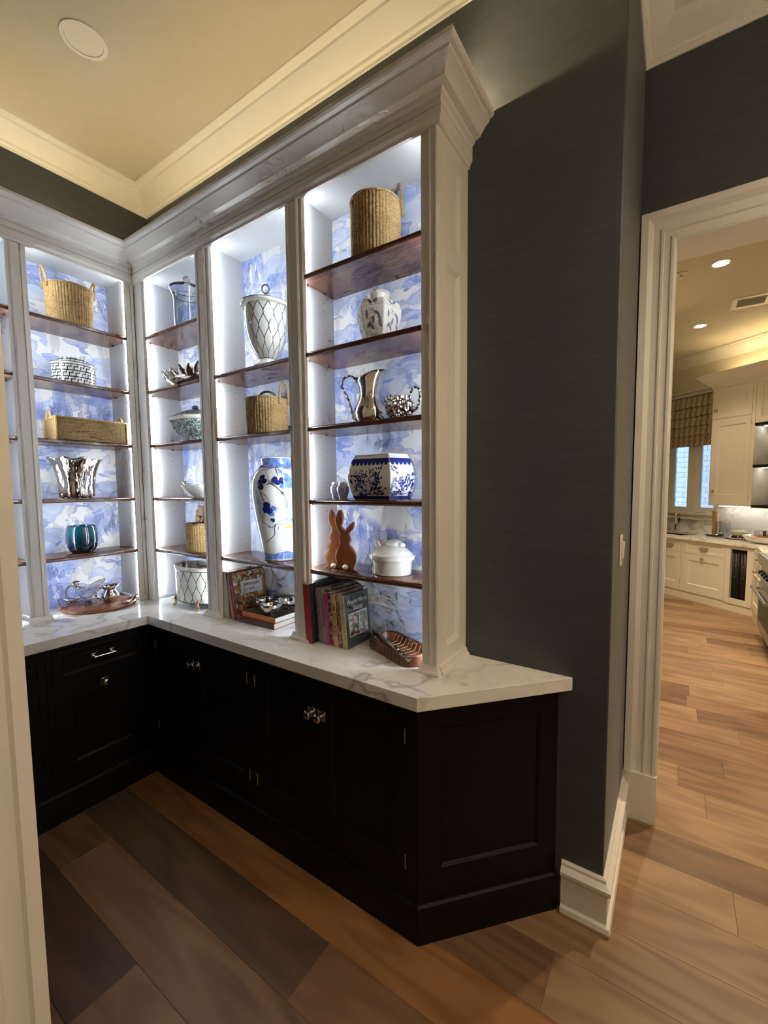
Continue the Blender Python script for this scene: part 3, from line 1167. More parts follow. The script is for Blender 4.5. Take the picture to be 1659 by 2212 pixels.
cB = thing('base_cabinet', 'black base cabinet with two doors and an angled end toward the doorway', 'cabinet', (1.27, .23, 0), world=True)
e1, e2 = (1.7126, DF), (2.0885, .4375)
MB().prism([(.8285, DF + .021), (1.70, DF + .021), (2.073, .436), (.8285, .436)], .15, ZB).build('body', M['cab'], cB)
MB().box(.8285, DF, .15, .857, DF + .02, ZB).box(1.659, DF, .15, 1.7126, DF + .02, ZB).box(.857, DF, .84, 1.659, DF + .02, ZB).box(.857, DF, .15, 1.659, DF + .02, .168).build('face_frame', M['cab'], cB, bevel=.001)
PLP = [(0, 0), (.0155, 0), (.0155, .125), (.012, .135), (.004, .142), (.002, .152), (0, .152)]
MB().sweep([(.8285, .0355), (1.7130, .0355), (2.0890, .4375)], PLP).build('plinth', M['cab'], cB, smooth=25)
for u0, u1, hu, kx in ((.857, 1.237, .855, 1.209), (1.237, 1.659, 1.661, 1.265)):
    d = shaker(u0 + g, u1 - g, .170, .838, (u0 + .075, u1 - .045, .272, .775), DF).build('door', M['cab'], cB, smooth=0)
    knob_parts(d, kx, .704, DF, None, s=1.15)
    for hz in (.75, .28):
        hinge(d, hu, hz, DF, None)
# angled end panel
ed = Vector((e2[0] - e1[0], e2[1] - e1[1]))
eL = ed.length
ea = atan2(ed.y, ed.x)
ef = lambda p: (e1[0] + p.x * cos(ea) - p.y * sin(ea), e1[1] + p.x * sin(ea) + p.y * cos(ea), p.z)
shaker(0, eL - .002, .150, ZB, (.085, .475, .262, .785), 0).xf(ef).build('end_panel', M['cab'], cB, smooth=0)

# left run (modelled along y with depth = -x)
cL = thing('base_cabinet', 'black base cabinet with a drawer over a door, left of the corner', 'cabinet', (-.3, -.24, 0), world=True)
cM = thing('base_cabinet', 'black base cabinet partly hidden behind the near casing', 'cabinet', (-.3, -.7, 0), world=True)
for par, y0, y1, ku in ((cL, -.452, .035, -.211), (cM, -1.28, -.453, -.86)):
    MB().box(y0, DF + .021, .15, y1, .635, ZB).xf(swp).build('body', M['cab'], par)
    i1 = -.006 if par is cL else y1 - .03
    i0 = y0 + .024
    MB().box(y0, DF, .15, i0, DF + .02, ZB).box(i1, DF, .15, min(y1, .02), DF + .02, ZB).box(i0, DF, .846, i1, DF + .02, ZB).box(i0, DF, .15, i1, DF + .02, .168).box(i0, DF, .660, i1, DF + .02, .672).xf(swp).build('face_frame', M['cab'], par, bevel=.001)
    MB().sweep([(y0, .0355), (.0195 if par is cL else y1, .0355)], PLP).xf(swp).build('plinth', M['cab'], par, smooth=25)
    dr = shaker(i0 + g, i1 - g, .674, .844, (i0 + .040, i1 - .036, .714, .815), DF).xf(swp).build('drawer', M['cab'], par, smooth=0)
    pull_parts(dr, ku, .770, DF, swp)
    dd = shaker(i0 + g, i1 - g, .170, .658, (i0 + .075, i1 - .075, .264, .580), DF).xf(swp).build('door', M['cab'], par, smooth=0)
    knob_parts(dd, ku, .622, DF, swp)

# ------------------------------------------------------------------ things on the shelves
T = .011
I4 = Matrix.Identity(4)


def loop_handle(mb, ang, rr, z0, h, w, r=.006, lean=0.0, n=10):
    """basket loop standing on the rim at the given bearing"""
    pts = []
    for i in range(n + 1):
        t = pi * i / n
        s = -w / 2 * cos(t)
        up = h * sin(t) ** .75 if 0 < i < n else 0
        rad = rr + lean * sin(t)
        pts.append((rad * cos(ang) - s * sin(ang), rad * sin(ang) + s * cos(ang), z0 + up))
    pts = [(pts[0][0], pts[0][1], z0 - .03)] + pts + [(pts[-1][0], pts[-1][1], z0 - .03)]
    return mb.tube(pts, r, 8)


def basket(label, loc, r0, r1, h, handles, ribs=46, mat='straw', name='woven_basket', hmat=None):
    t = thing(name, label, 'basket', loc)
    n = ribs * 4
    rf = lambda a, k: 1 + .034 * abs(sin(a * ribs / 2)) + .004 * sin(a * 5)
    prof = [(0, .0), (r0 * .96, 0), (r0, .006)] + [(r0 + (r1 - r0) * k / 8, .006 + (h - .012) * k / 8) for k in range(1, 9)]
    prof += [(r1 + .001, h), (r1 - .006, h - .002), (r0 - .008, .012), (0, .012)]
    MB().lathe(prof, n, rf=rf).build('body', M[mat], t, smooth=50)
    rim = MB().tube([((r1 + .001) * cos(a), (r1 + .001) * sin(a), h - .003 + .0012 * sin(a * 40)) for a in [2 * pi * i / 80 for i in range(80)]], .0055, 6, closed=True)
    rim.build('rim', M[mat], t)
    for ang, hh, w, lean in handles:
        loop_handle(MB(), ang, r1 + .002, h, hh, w, lean=lean).build('handle', M[hmat or mat], t)
    return t


# ---- right-hand bay
basket('tall ribbed seagrass basket with one loop handle, alone on the top right shelf', (1.36, .31, Z3[0] + T), .099, .1, .232, [(1.2, .128, .09, 0)])

# faceted cream jar with leaf sprigs
gj = thing('ginger_jar', 'six-sided cream lidded jar painted with grey leaves', 'jar', (1.372, .31, Z3[1] + T), .32)
GP = [(0, 0), (.060, 0), (.064, .006), (.082, .05), (.096, .10), (.098, .132), (.088, .160), (.060, .172), (.046, .176)]
MB().lathe(GP, 6).build('body', M['cream'], gj, bevel=.004, smooth=20)
MB().lathe([(.044, .170), (.046, .180), (.0465, .196), (.050, .199), (.050, .204), (.044, .210), (0, .212)], 32).build('lid', M['cream'], gj)


def facet_fn(prof, n, off=.0006, rot=0):
    def r_at(z):
        for (r0, z0), (r1, z1) in zip(prof[:-1], prof[1:]):
            if z0 <= z <= z1 and z1 > z0:
                return r0 + (r1 - r0) * (z - z0) / (z1 - z0)
        return prof[-1][0]

    def fn(s, z, base=0.0):
        R = r_at(z)
        th = base + s / max(R, .02)
        seg = 2 * pi / n
        k = (th - rot) % seg
        q = R * cos(seg / 2) / cos(k - seg / 2) + off if n < 20 else R + off
        return (q * cos(th), q * sin(th), z)
    return fn


gf = facet_fn(GP, 6)
dec = MB()
rnd2 = random.Random(3)
for base in (-2.62, -1.57, -.52):
    f = lambda s, z, b=base: gf(s, z, b)
    dec.ribbon(f, [(-.045, .132), (.045, .132)], .0012)
    for cx, cz, ro in ((-.02, .06, .9), (-.006, .052, 2.2), (.0, .075, 1.4), (.02, .10, -.6), (.028, .085, -1.2), (-.028, .10, 1.7), (.01, .15, .5), (-.015, .147, 2.5), (.03, .06, 1.9)):
        dec.blob(f, (cx, cz), .0155, .0058, ro, 12, tip=.7)
    dec.ribbon(f, [(-.03, .03), (-.01, .06), (.01, .09), (.02, .118)], .001)
    for k in range(12):
        a0, a1 = 2 * pi * k / 12, 2 * pi * (k + 1) / 12
        dec.ribbon(f, [(-.005 + .011 * cos(a0), .112 + .011 * sin(a0)), (-.005 + .011 * cos(a1), .112 + .011 * sin(a1))], .0012)
    dec.blob(f, (-.005, .112), .0042)
dec.build('leaf_sprigs', M['greyleaf'], gj, smooth=0, stuff=True)

# silver pitcher
pt = thing('silver_pitcher', 'tall polished silver water pitcher with a curling handle', 'pitcher', (1.325, .30, Z3[2] + T), .42)


def prf(a, k):
    e = max(0, (k - .55) / .45)
    return (1 + .42 * e ** 1.5 * max(0, cos(a)) ** 2 + .04 * cos(6 * a) * (1 - e) * (k > .1), .020 * e ** 2 * cos(a))


PP = [(0, 0), (.044, 0), (.052, .004), (.062, .018), (.068, .038), (.066, .056), (.056, .078), (.046, .100), (.041, .122), (.042, .145), (.046, .168), (.050, .186), (.053, .200)]
MB().lathe(PP + [(.051, .200), (.044, .17), (.038, .125), (.05, .08), (.05, .03), (0, .012)][:0], 48, rf=prf).build('body', M['silver'], pt, solid=.002, smooth=60)
hp = spline([(-.050, 0, .180), (-.078, 0, .203), (-.108, 0, .196), (-.120, 0, .165), (-.106, 0, .135), (-.090, 0, .100), (-.080, 0, .065), (-.074, 0, .035), (-.064, 0, .018)], 5)
MB().tube(hp, [.0055 + .0012 * sin(i * .9) for i in range(len(hp))], 10).ball((-.068, 0, .03), .009, sz=1.6).ball((-.054, 0, .186), .009, sz=1.3).build('handle', M['chased'], pt)

# ornate creamer
cr = thing('silver_creamer', 'small ornate chased silver creamer beside the tall pitcher', 'creamer', (1.478, .30, Z3[2] + T))
MB().lathe([(0, .004), (.03, .004), (.034, .0), (.038, .004), (.034, .010), (.052, .03), (.058, .05), (.054, .070), (.044, .084), (.046, .094)], 40, sx=1.1, sy=.85, rf=lambda a, k: 1 + .05 * cos(8 * a) * (k > .3) + (.25 * max(0, -cos(a)) ** 4 * max(0, k - .7) * 3)).build('body', M['chased'], cr, solid=.002)
MB().tube(spline([(.05, 0, .032), (.078, 0, .040), (.094, 0, .078), (.092, 0, .112), (.072, 0, .126), (.056, 0, .112), (.046, 0, .086)], 6), .0052, 8).build('handle', M['chased'], cr)
MB().ball((-.056, 0, .094), .013, sx=1.5, sz=.9).ball((-.074, 0, .090), .007).ball((-.050, .008, .106), .005, sz=1.8).ball((-.050, -.008, .106), .005, sz=1.8).build('spout', M['chased'], cr)

# six-sided planter with plum branches
hx = thing('planter', 'large six-sided blue and white planter with plum branches', 'planter', (1.382, .312, Z3[3] + T))
HEX = [(-.103, -.096), (.103, -.096), (.150, 0), (.103, .096), (-.103, .096), (-.150, 0)]


def hs(z):
    t = z / .18
    return .80 + .24 * sin(pi * min(1, max(0, t * .92 + .04))) ** .8


def loft(mb, poly, zs, sf):
    n = len(poly)
    vs = [(x * sf(z), y * sf(z), z) for z in zs for x, y in poly]
    fs = [(k * n + i, k * n + (i + 1) % n, (k + 1) * n + (i + 1) % n, (k + 1) * n + i) for k in range(len(zs) - 1) for i in range(n)]
    fs.append(tuple(range(n))[::-1])
    return mb.add(vs, fs)


loft(MB(), HEX, [.18 * k / 12 for k in range(13)], hs).build('body', M['ceramic'], hx, smooth=20, bevel=.003)
rim = MB()
n6 = 6
o = [(x * .80, y * .80, .176) for x, y in HEX] + [(x * .83, y * .83, .180) for x, y in HEX] + [(x * .83, y * .83, .186) for x, y in HEX] + [(x * .68, y * .66, .186) for x, y in HEX] + [(x * .66, y * .64, .03) for x, y in HEX]
rim.add(o, [(k * 6 + i, k * 6 + (i + 1) % 6, (k + 1) * 6 + (i + 1) % 6, (k + 1) * 6 + i) for k in range(4) for i in range(6)] + [(24, 25, 26, 27, 28, 29)])
rim.build('rim', M['ceramic'], hx, smooth=20)


def face_fn(i, off=.0008):
    (x0, y0), (x1, y1) = HEX[i], HEX[(i + 1) % 6]
    L = math.hypot(x1 - x0, y1 - y0)
    nx, ny = (y1 - y0) / L, -(x1 - x0) / L

    def fn(s, z):
        t = .5 + s / L
        q = hs(z)
        return ((x0 + (x1 - x0) * t) * q + nx * off, (y0 + (y1 - y0) * t) * q + ny * off, z)
    return fn, L


br = MB()
rr = random.Random(8)


def grow(fn, x, z, ang, ln, w, depth, lim):
    pts = [(x, z)]
    for k in range(4):
        ang += rr.uniform(-.35, .35)
        x += cos(ang) * ln / 4
        z += sin(ang) * ln / 4
        x = max(-lim, min(lim, x))
        z = max(.022, min(.140, z))
        pts.append((x, z))
    br.ribbon(fn, pts, [w * (1 - .12 * i) for i in range(5)])
    for px, pz in pts[1:]:
        if rr.random() < .8:
            br.blob(fn, (px + rr.uniform(-.006, .006), pz + rr.uniform(-.006, .006)), rr.uniform(.0026, .0046), n=7, wob=.25)
    if depth:
        for k in range(rr.choice((2, 3))):
            j = rr.choice((1, 2, 3, 4))
            grow(fn, *pts[j], ang + rr.choice((-1, 1)) * rr.uniform(.5, 1.1), ln * .55, w * .62, depth - 1, lim)


bands = MB()
for i in (0, 1, 5, 2, 4):
    fn, L = face_fn(i)
    lim = L / 2 * .86
    if i in (0, 1, 5):
        for a in (.35, .85, 1.3, 1.85, 2.35, 2.8):
            grow(fn, 0, .022, a, .088 if i == 0 else .07, .0034, 2, lim)
    steps = [(-L / 2 * .985 + L * .985 * k / 8, 0) for k in range(9)]
    bands.ribbon(fn, [(s, .160) for s, _ in steps], .018)
    bands.ribbon(fn, [(s, .010) for s, _ in steps], .014)
    m = max(3, int(L / .021))
    for k in range(m):
        bands.blob(fn, (-L / 2 * .93 + L * .93 * (k + .5) / m, .149), .0082, .0085, n=10)
br.build('plum_branches', M['cobalt'], hx, smooth=0, stuff=True)
bands.build('blue_bands', M['cobalt'], hx, smooth=0, stuff=True)

# two little lidded jars
for i, (x, y, s) in enumerate(((1.142, .285, .94), (1.203, .262, 1.0))):
    k = thing('small_jar', ('rear' if i == 0 else 'front') + ' one of two tiny blue and white lidded jars beside the planter', 'jar', (x, y, Z3[3] + T), 0, 'tiny jars')
    MB().lathe([(0, 0), (.017 * s, 0), (.018 * s, .008), (.020 * s, .016), (.026 * s, .034), (.028 * s, .048), (.024 * s, .058), (.018 * s, .061)], 28).build('body', M['shaker'], k)
    MB().lathe([(.019 * s, .059), (.020 * s, .064), (.020 * s, .070), (.016 * s, .076), (0, .078)], 28).build('lid', M['ceramic'], k)

# wooden rabbits
ZS = .00032


def cut(pts, oy):
    P = [((x - 140) * ZS, -(y - 1872) * ZS) for x, y in pts]
    P = spline([(a, b, 0) for a, b in P], 4, closed=True)
    P = [(a, b) for a, b, _ in P]
    ar = sum(P[i][0] * P[(i + 1) % len(P)][1] - P[(i + 1) % len(P)][0] * P[i][1] for i in range(len(P)))
    if ar < 0:
        P = P[::-1]
    return P


def rabbit(label, pts, loc, tail):
    t = thing('wooden_rabbit', label, 'figurine', loc, .32, 'wooden rabbits')
    P = cut(pts, 0)
    o = MB().prism(P, -.010, .010, lambda x, y, z: (x, -z, y)).build('body', [M['bunny'], M['bunny_lit_edge']], t, bevel=.0025, smooth=25)
    for q in o.data.polygons:
        q.material_index = 0 if abs(q.normal.y) > .5 else 1
    MB().ball(((tail[0] - 140) * ZS, -.017, -(tail[1] - 1872) * ZS), .0135).build('tail', M['ceramic'], t, label='white pompom tail')
    return t


LB = [(140, 1872), (160, 1840), (192, 1815), (160, 1770), (143, 1700), (165, 1640), (206, 1612), (196, 1570), (208, 1525), (241, 1490), (217, 1445), (226, 1400), (263, 1330), (256, 1285), (226, 1235), (214, 1150), (228, 1085), (250, 1033), (292, 1100), (318, 1175), (345, 1225), (372, 1290), (420, 1385), (392, 1440), (412, 1520), (370, 1600), (345, 1680), (352, 1760), (380, 1835), (386, 1872)]
RB = [(404, 1872), (375, 1810), (352, 1740), (346, 1660), (368, 1600), (411, 1535), (417, 1500), (396, 1440), (424, 1385), (396, 1335), (368, 1275), (350, 1215), (352, 1160), (378, 1085), (413, 1033), (448, 1080), (458, 1140), (444, 1225), (428, 1258), (462, 1300), (492, 1330), (520, 1285), (560, 1240), (617, 1203), (604, 1290), (545, 1362), (567, 1440), (548, 1515), (600, 1590), (636, 1680), (622, 1775), (590, 1845), (588, 1872)]
rabbit('taller brown wooden rabbit cutout with a white tail, on the left of the pair', LB, (1.090, .262, Z3[4] + T), (292, 1830))
rabbit('shorter brown wooden rabbit cutout with tilted ears, in front of the taller one', RB, (1.096, .241, Z3[4] + T), (500, 1832))

# white casserole with a rabbit lid
cs = thing('casserole_dish', 'white oval porcelain casserole with a rabbit shaped lid', 'casserole', (1.425, .312, Z3[4] + T))
MB().lathe([(0, 0), (.084, 0), (.089, .004), (.092, .05), (.094, .064), (.104, .066), (.105, .084), (.100, .086), (.094, .082), (.088, .06), (.084, .01), (0, .008)], 56, sy=.82).build('body', M['ceramic'], cs)
ld = MB().lathe([(.096, .082), (.094, .088), (.080, .100), (.058, .116), (.030, .126), (0, .129)], 48, sy=.82)
ld.build('lid', M['ceramic'], cs)
rb = MB().ball((.016, -.005, .128), .034, sx=1.35, sy=.85, sz=.62, n=24, m=12)
rb.ball((.055, -.012, .128), .014, sx=1.5, sz=.8)
for a in (-1, 1):
    rb.join(MB().ball((0, 0, 0), .026, sx=.55, sy=.35, sz=1.25), Matrix.Translation((-.052, -.012 + a * .012, .118)) @ Matrix.Rotation(-.55, 4, 'Y'))
rb.ball((-.030, -.006, .126), .020)
rb.build('rabbit_knob', M['ceramic'], cs)


# ---- books
def bk(name_, col, rough=.4):
    return flat('book_' + name_, col, rough)


BW = bk('white_ink', (.72, .71, .68))
BK = bk('black_ink', (.02, .02, .02))


def book(label, loc, t, h, d, cover, spine=None, lean=0.0, yaw=0.0, title=None, tcol=None, tsize=.014, tz=.5, group='cookbooks', lying=False, front=None, back=None, shear=0, tsx=1.0):
    """spine faces -y; thickness +x, height +z, depth +y"""
    b = thing('cookbook', label, 'book', loc, yaw, group, ry=-lean if not lying else 0)
    MT = Matrix.Identity(4)
    if lying:
        MT = Matrix(((0, 0, 1, 0), (0, 1, 0, 0), (-1, 0, 0, t), (0, 0, 0, 1)))   # (x,y,z)->(z,y,t-x): back board up is x=0
    c = .0022
    pg = MB().box(c, c, .003, t - c, d - .003, h - .003)
    pg.xf(lambda p: MT @ p).build('page_block', M['pages'], b)
    cv = MB().box(0, c, 0, c, d, h).box(t - c, c, 0, t, d, h)
    cv.xf(lambda p: MT @ p).build('cover', cover, b, bevel=.0006)
    sp = MB().box(0, 0, 0, t, c, h)
    sp.xf(lambda p: MT @ p).build('spine', spine or cover, b, bevel=.001)
    if title == '~':
        # lettering too small to read: a running line of strokes
        L_ = t if lying else h
        pts = []
        rs = random.Random(len(label))
        amp = tsize * .5
        for i in range(int(h * .55 / (tsize * .22))):
            pts.append((h * (.5 - .275) + i * tsize * .22, amp * rs.choice((-1, -.6, .5, 1)) * (1 if i % 2 else -1)))
        fn_ = (lambda p, q: (p, -.0006, t / 2 + q)) if lying else (lambda p, q: (t / 2 + q, -.0006, h - p))
        MB().ribbon(fn_, pts, tsize * .14).build('spine_lettering', tcol or BW, b, smooth=0)
    elif title:
        # reads top to bottom on the spine
        R_ = Matrix(((0, 1, 0, t / 2), (0, 0, -1, -.0006), (-1, 0, 0, h * tz), (0, 0, 0, 1)))
        if lying:
            R_ = Matrix.Identity(4)
            R_ = Matrix(((1, 0, 0, h * tz), (0, 0, -1, -.0006), (0, 1, 0, t / 2), (0, 0, 0, 1)))
            text(title, tsize, R_, tcol or BW, b, 'spine_lettering', sx=tsx, shear=shear)
        else:
            text(title, tsize, R_, tcol or BW, b, 'spine_lettering', sx=tsx, shear=shear)
    return b


FX = Matrix(((0, 0, 1, 0), (1, 0, 0, 0), (0, 1, 0, 0), (0, 0, 0, 1)))     # text on a face looking +x: text x -> y, text y -> z


def front_text(b, t, body, size, y, z, mat, sx=1.0, shear=0, spacing=1.0):
    text(body, size, Matrix.Translation((t + .0005, y, z)) @ FX, mat, b, 'cover_lettering', sx=sx, shear=shear, spacing=spacing)


def front_panel(b, t, y0, y1, z0, z1, mat, e=.0002, name='cover_picture'):
    MB().box(t, y0, z0, t + e, y1, z1).build(name, mat, b, smooth=0)


red = bk('red', (.38, .012, .018))
blk = bk('black', (.012, .012, .014))
mauve = bk('mauve', (.36, .28, .30))
lilac = bk('lilac_grey', (.34, .30, .33))
pink = bk('magenta', (.48, .045, .22))
peach = bk('peach', (.66, .42, .24))
crm = bk('cream', (.62, .54, .34))
dgrn = bk('dark_green_grey', (.055, .062, .058), .3)
ltc = bk('pale_jacket', (.62, .58, .52))
food1 = m_cover('food_photo_a', FOOD, 70, 1)
food2 = m_cover('food_photo_b', [(.05, .05, .05), (.6, .55, .45), (.12, .25, .08), (.45, .07, .10), (.75, .70, .62)], 60, 4)
food3 = m_cover('garden_photo', [(.10, .14, .09), (.45, .47, .42), (.55, .22, .18), (.20, .26, .18), (.62, .60, .55), (.06, .06, .06)], 55, 7)
food4 = m_cover('dark_food_photo', [(.02, .02, .02), (.07, .05, .04), (.35, .28, .18), (.10, .09, .08)], 45, 9)

Y0 = .204
book('thick red cookbook at the left end of the upright row', (1.052, Y0 - .034, ZC), .036, .268, .20, blk, red, .066)
book('black cookbook with a picture at its foot, right of the red one', (1.0795, Y0 + .004, ZC), .017, .272, .21, blk, food4, .07)
book('pale mauve cookbook with red handwritten title on its spine', (1.100, Y0, ZC), .022, .248, .20, mauve, mauve, .078, title='~', tcol=red, tsize=.013)
b = book('lilac grey cookbook with dark capitals down its spine', (1.1245, Y0, ZC), .024, .246, .205, food2, lilac, .080, title='TABLES & SPREADS', tcol=BK, tsize=.0165, tz=.58, tsx=.9)
book('slim magenta cookbook in the upright row', (1.150, Y0 - .002, ZC), .017, .228, .17, pink, pink, .084, title='~', tcol=BW, tsize=.005)
book('slim cookbook with a busy food photo spine, right of the magenta one', (1.169, Y0 + .002, ZC), .017, .236, .205, ltc, food2, .084)
book('peach cookbook with 100 COOKIES in large letters on its spine', (1.190, Y0 - .002, ZC), .026, .232, .19, food1, peach, .084, title='100 COOKIES', tcol=BK, tsize=.030, tz=.52, tsx=.82)
book('pale picture-covered cookbook squeezed between the peach and cream spines', (1.2185, Y0 + .002, ZC), .017, .235, .2, ltc, food1, .084)
wt_ = .026
b = book('dark green cookbook with a cream spine at the right end of the upright row', (1.239, Y0, ZC), wt_, .232, .170, dgrn, crm, .086, title='Where Hearts Gather', tcol=bk('tan_ink', (.30, .23, .10)), tsize=.016, shear=.3, tz=.55)
front_text(b, wt_, 'Where Hearts', .030, .088, .196, BW, sx=.82, shear=.25)
front_text(b, wt_, 'Gather', .030, .090, .166, BW, sx=.85, shear=.25)
front_panel(b, wt_, .022, .152, .045, .146, BW)
front_panel(b, wt_ + .0002, .025, .092, .048, .143, food3)
front_panel(b, wt_ + .0002, .096, .149, .048, .143, m_cover('porch_photo', [(.45, .5, .45), (.2, .3, .16), (.6, .58, .52), (.3, .34, .28)], 60, 3))

# upright and lying books in the middle bay
book('pale green-grey thick book at the left of the middle bay', (.392, .206, ZC), .044, .252, .21, bk('sage_grey', (.44, .44, .36)), bk('sage_spine', (.50, .48, .38)), .0)
salmon = bk('salmon', (.50, .17, .10))
plum = bk('plum', (.14, .02, .06))
book('slim salmon book leaning beside the pale one', (.461, .206, ZC), .022, .248, .21, salmon, salmon, .165)
st_ = .026
b = book('leaning cookbook with food pictures and Spectacular Spreads on its cover', (.4865, .206, ZC), st_, .250, .205, food1, plum, .165, title='SPECTACULAR SPREADS', tcol=BW, tsize=.011, tz=.5)
front_panel(b, st_, .045, .185, .128, .196, bk('label_lilac', (.60, .58, .60)), name='title_panel')
front_text(b, st_ + .0003, 'Spectacular', .0285, .115, .176, BK, sx=.85)
front_text(b, st_ + .0003, 'Spreads', .0285, .098, .150, BK, sx=.85)
MB().box(st_ + .0003, .148, .146, st_ + .0006, .182, .1468).box(st_ + .0003, .055, .134, st_ + .0006, .150, .1348).build('cover_rule', BK, b, smooth=0)
lay1 = book('brown-spined book lying flat at the bottom of the low stack', (.530, .2, ZC), .030, .262, .205, bk('crimson_board', (.30, .02, .03)), bk('brown_spine', (.075, .04, .03)), 0, .03, lying=True)
lay2 = book('orange-spined book lying on top of the brown one', (.540, .214, ZC + .0305), .028, .255, .19, food4, bk('orange', (.66, .19, .03)), 0, .0, lying=True, title='~', tcol=bk('peach_ink', (.8, .45, .2)), tsize=.010)

# three silver bowls
for x, y, r, lab in ((.716, .258, .054, 'front'), (.612, .300, .046, 'left'), (.722, .360, .052, 'rear right')):
    k = thing('silver_bowl', lab + ' one of three shiny silver nut bowls on the stacked books', 'bowl', (x, y, ZC + .0586), 0, 'silver nut bowls')
    MB().lathe([(0, .003), (r * .38, .001), (r * .40, .0), (r * .42, .002), (r * .52, .006), (r * .80, .020), (r * .96, .040), (r, .052)], 40, rf=lambda a, q: 1 + .02 * abs(sin(8 * a)) * (q > .7)).build('body', M['silver'], k, solid=.0015, smooth=60)
    MB().tube([(r * 1.005 * cos(2 * pi * i / 48), r * 1.005 * sin(2 * pi * i / 48), .052) for i in range(48)], .0018, 6, closed=True).build('rim', M['silver'], k)

# bread board with a knife
bb = thing('bread_board', 'long brown wooden bread tray with slotted sides', 'bread board', (1.470, .296, ZC), -.386)


def stadium(L, Wd, r, n=8):
    pts = []
    for cx, cy, a in ((L - r, -Wd + r, -pi / 2), (L - r, Wd - r, 0), (-L + r, Wd - r, pi / 2), (-L + r, -Wd + r, pi)):
        pts += arc(cx, cy, r, a, a + pi / 2, n)
    return pts


ou, inn, in2 = stadium(.163, .074, .06), stadium(.146, .058, .046), stadium(.132, .040, .032)
tr = MB()
n = len(ou)
vs = [(x, y, z) for (pl, z) in ((ou, 0), (ou, .046), (inn, .046), (in2, .016)) for x, y in pl]
tr.add(vs, [(k * n + i, k * n + (i + 1) % n, (k + 1) * n + (i + 1) % n, (k + 1) * n + i) for k in range(3) for i in range(n)] + [tuple(range(n))[::-1], tuple(3 * n + i for i in range(n))])
tr.build('tray', M['bread'], bb, bevel=.003, smooth=30)
for k in range(9):
    x = -.104 + .026 * k
    for s in (-1, 1):
        MB().box(x - .0022, s * .0745, .006, x + .0022, s * .0700, .043).build('slot', M['black'], bb, smooth=0)
    MB().tube([(x, -.056, .043), (x, -.042, .0185), (x, -.03, .0162), (x, .03, .0162), (x, .042, .0185), (x, .056, .043)], .0014, 6).build('inlay', M['lightwood'], bb)

kp = thing('bread_knife', 'silver-handled knife resting across the bread tray', 'knife', (1.496, .215, .975), -.50, ry=.045)
MB().tube([(-.215, .006, 0), (-.20, .0, 0), (-.10, -.002, 0), (0, 0, 0)], [.004, .013, .0135, .011], 8, sy=.16).xf(lambda p: (p.x, p.y, p.z)).build('blade', M['steel'], kp)
hd = spline([(0, 0, 0), (.02, 0, 0), (.05, 0, 0), (.085, 0, 0), (.118, 0, 0)], 4)
MB().tube(hd, [.007 + .0035 * abs(sin(i * .75)) for i in range(len(hd))], 10, sy=.7).ball((.121, 0, 0), .009).build('handle', M['chased'], kp)

# ---- middle bay
ur = thing('urn', 'tall cream lidded urn with dark trellis lines and a ring knob', 'urn', (.69, .302, Z2[0] + T))
MB().lathe([(0, 0), (.070, 0), (.073, .004), (.072, .012), (.066, .018), (.056, .024), (.046, .030), (.042, .040), (.041, .048)], 48).build('foot', M['cream'], ur)
MB().lathe([(.070, -.0), (.0745, .004), (.0735, .011), (.068, .013)], 48).build('foot_band', M['dark'], ur)
UP = [(.038, .048), (.046, .056), (.062, .080), (.078, .112), (.090, .148), (.098, .190), (.102, .235), (.103, .285), (.102, .300)]
MB().lathe(UP, 72).build('body', M['urn'], ur, smooth=60)
MB().lathe([(.0385, .047), (.0415, .050), (.0405, .0535)], 40).build('body_band', M['dark'], ur)
MB().lathe([(.102, .298), (.118, .300), (.122, .306), (.120, .313), (.108, .318), (.085, .328), (.055, .340), (.030, .350), (.028, .356), (.014, .360), (0, .361)], 56).build('lid', M['cream'], ur)
MB().tube([(.119 * cos(2 * pi * i / 64), .119 * sin(2 * pi * i / 64), .314) for i in range(64)], .0022, 6, closed=True).tube([(.030 * cos(2 * pi * i / 32), .030 * sin(2 * pi * i / 32), .352) for i in range(32)], .0022, 6, closed=True).build('lid_line', M['dark'], ur)
rg = [(.0175 * cos(2 * pi * i / 28) * .84, .0175 * cos(2 * pi * i / 28) * .55, .394 + .021 * sin(2 * pi * i / 28)) for i in range(28)]
MB().tube(rg, .0038, 8, closed=True).lathe([(.008, .359), (.0075, .372), (0, .374)], 12).build('ring_knob', M['dark'], ur)

basket('medium seagrass basket with two loop handles below the urn', (.672, .305, Z2[1] + T), .097, .1, .178, [(pi - .75, .060, .10, -.01), (.25, .075, .075, 0)], mat='straw')

vs_ = thing('floor_vase', 'big white porcelain vase painted with blue blossoms and branches', 'vase', (.735, .306, Z2[2] + T))
VP = [(0, 0), (.070, 0), (.076, .003), (.078, .012), (.083, .05), (.092, .10), (.105, .17), (.117, .24), (.126, .31), (.128, .36), (.124, .40), (.113, .435), (.096, .46), (.084, .470), (.079, .478), (.076, .490), (.076, .503), (.080, .511), (.086, .515), (.084, .518), (.074, .516), (.068, .49), (.06, .46)]
MB().lathe(VP, 72).build('body', M['ceramic'], vs_, smooth=70)
vf0 = facet_fn(VP[1:19], 64, .0007)
CB = -.72      # bearing of the camera side
vf = lambda s, z: vf0(s, z, CB)
wash_ = MB()
wv = [(s * .012 - .26, 0) for s in range(44)]
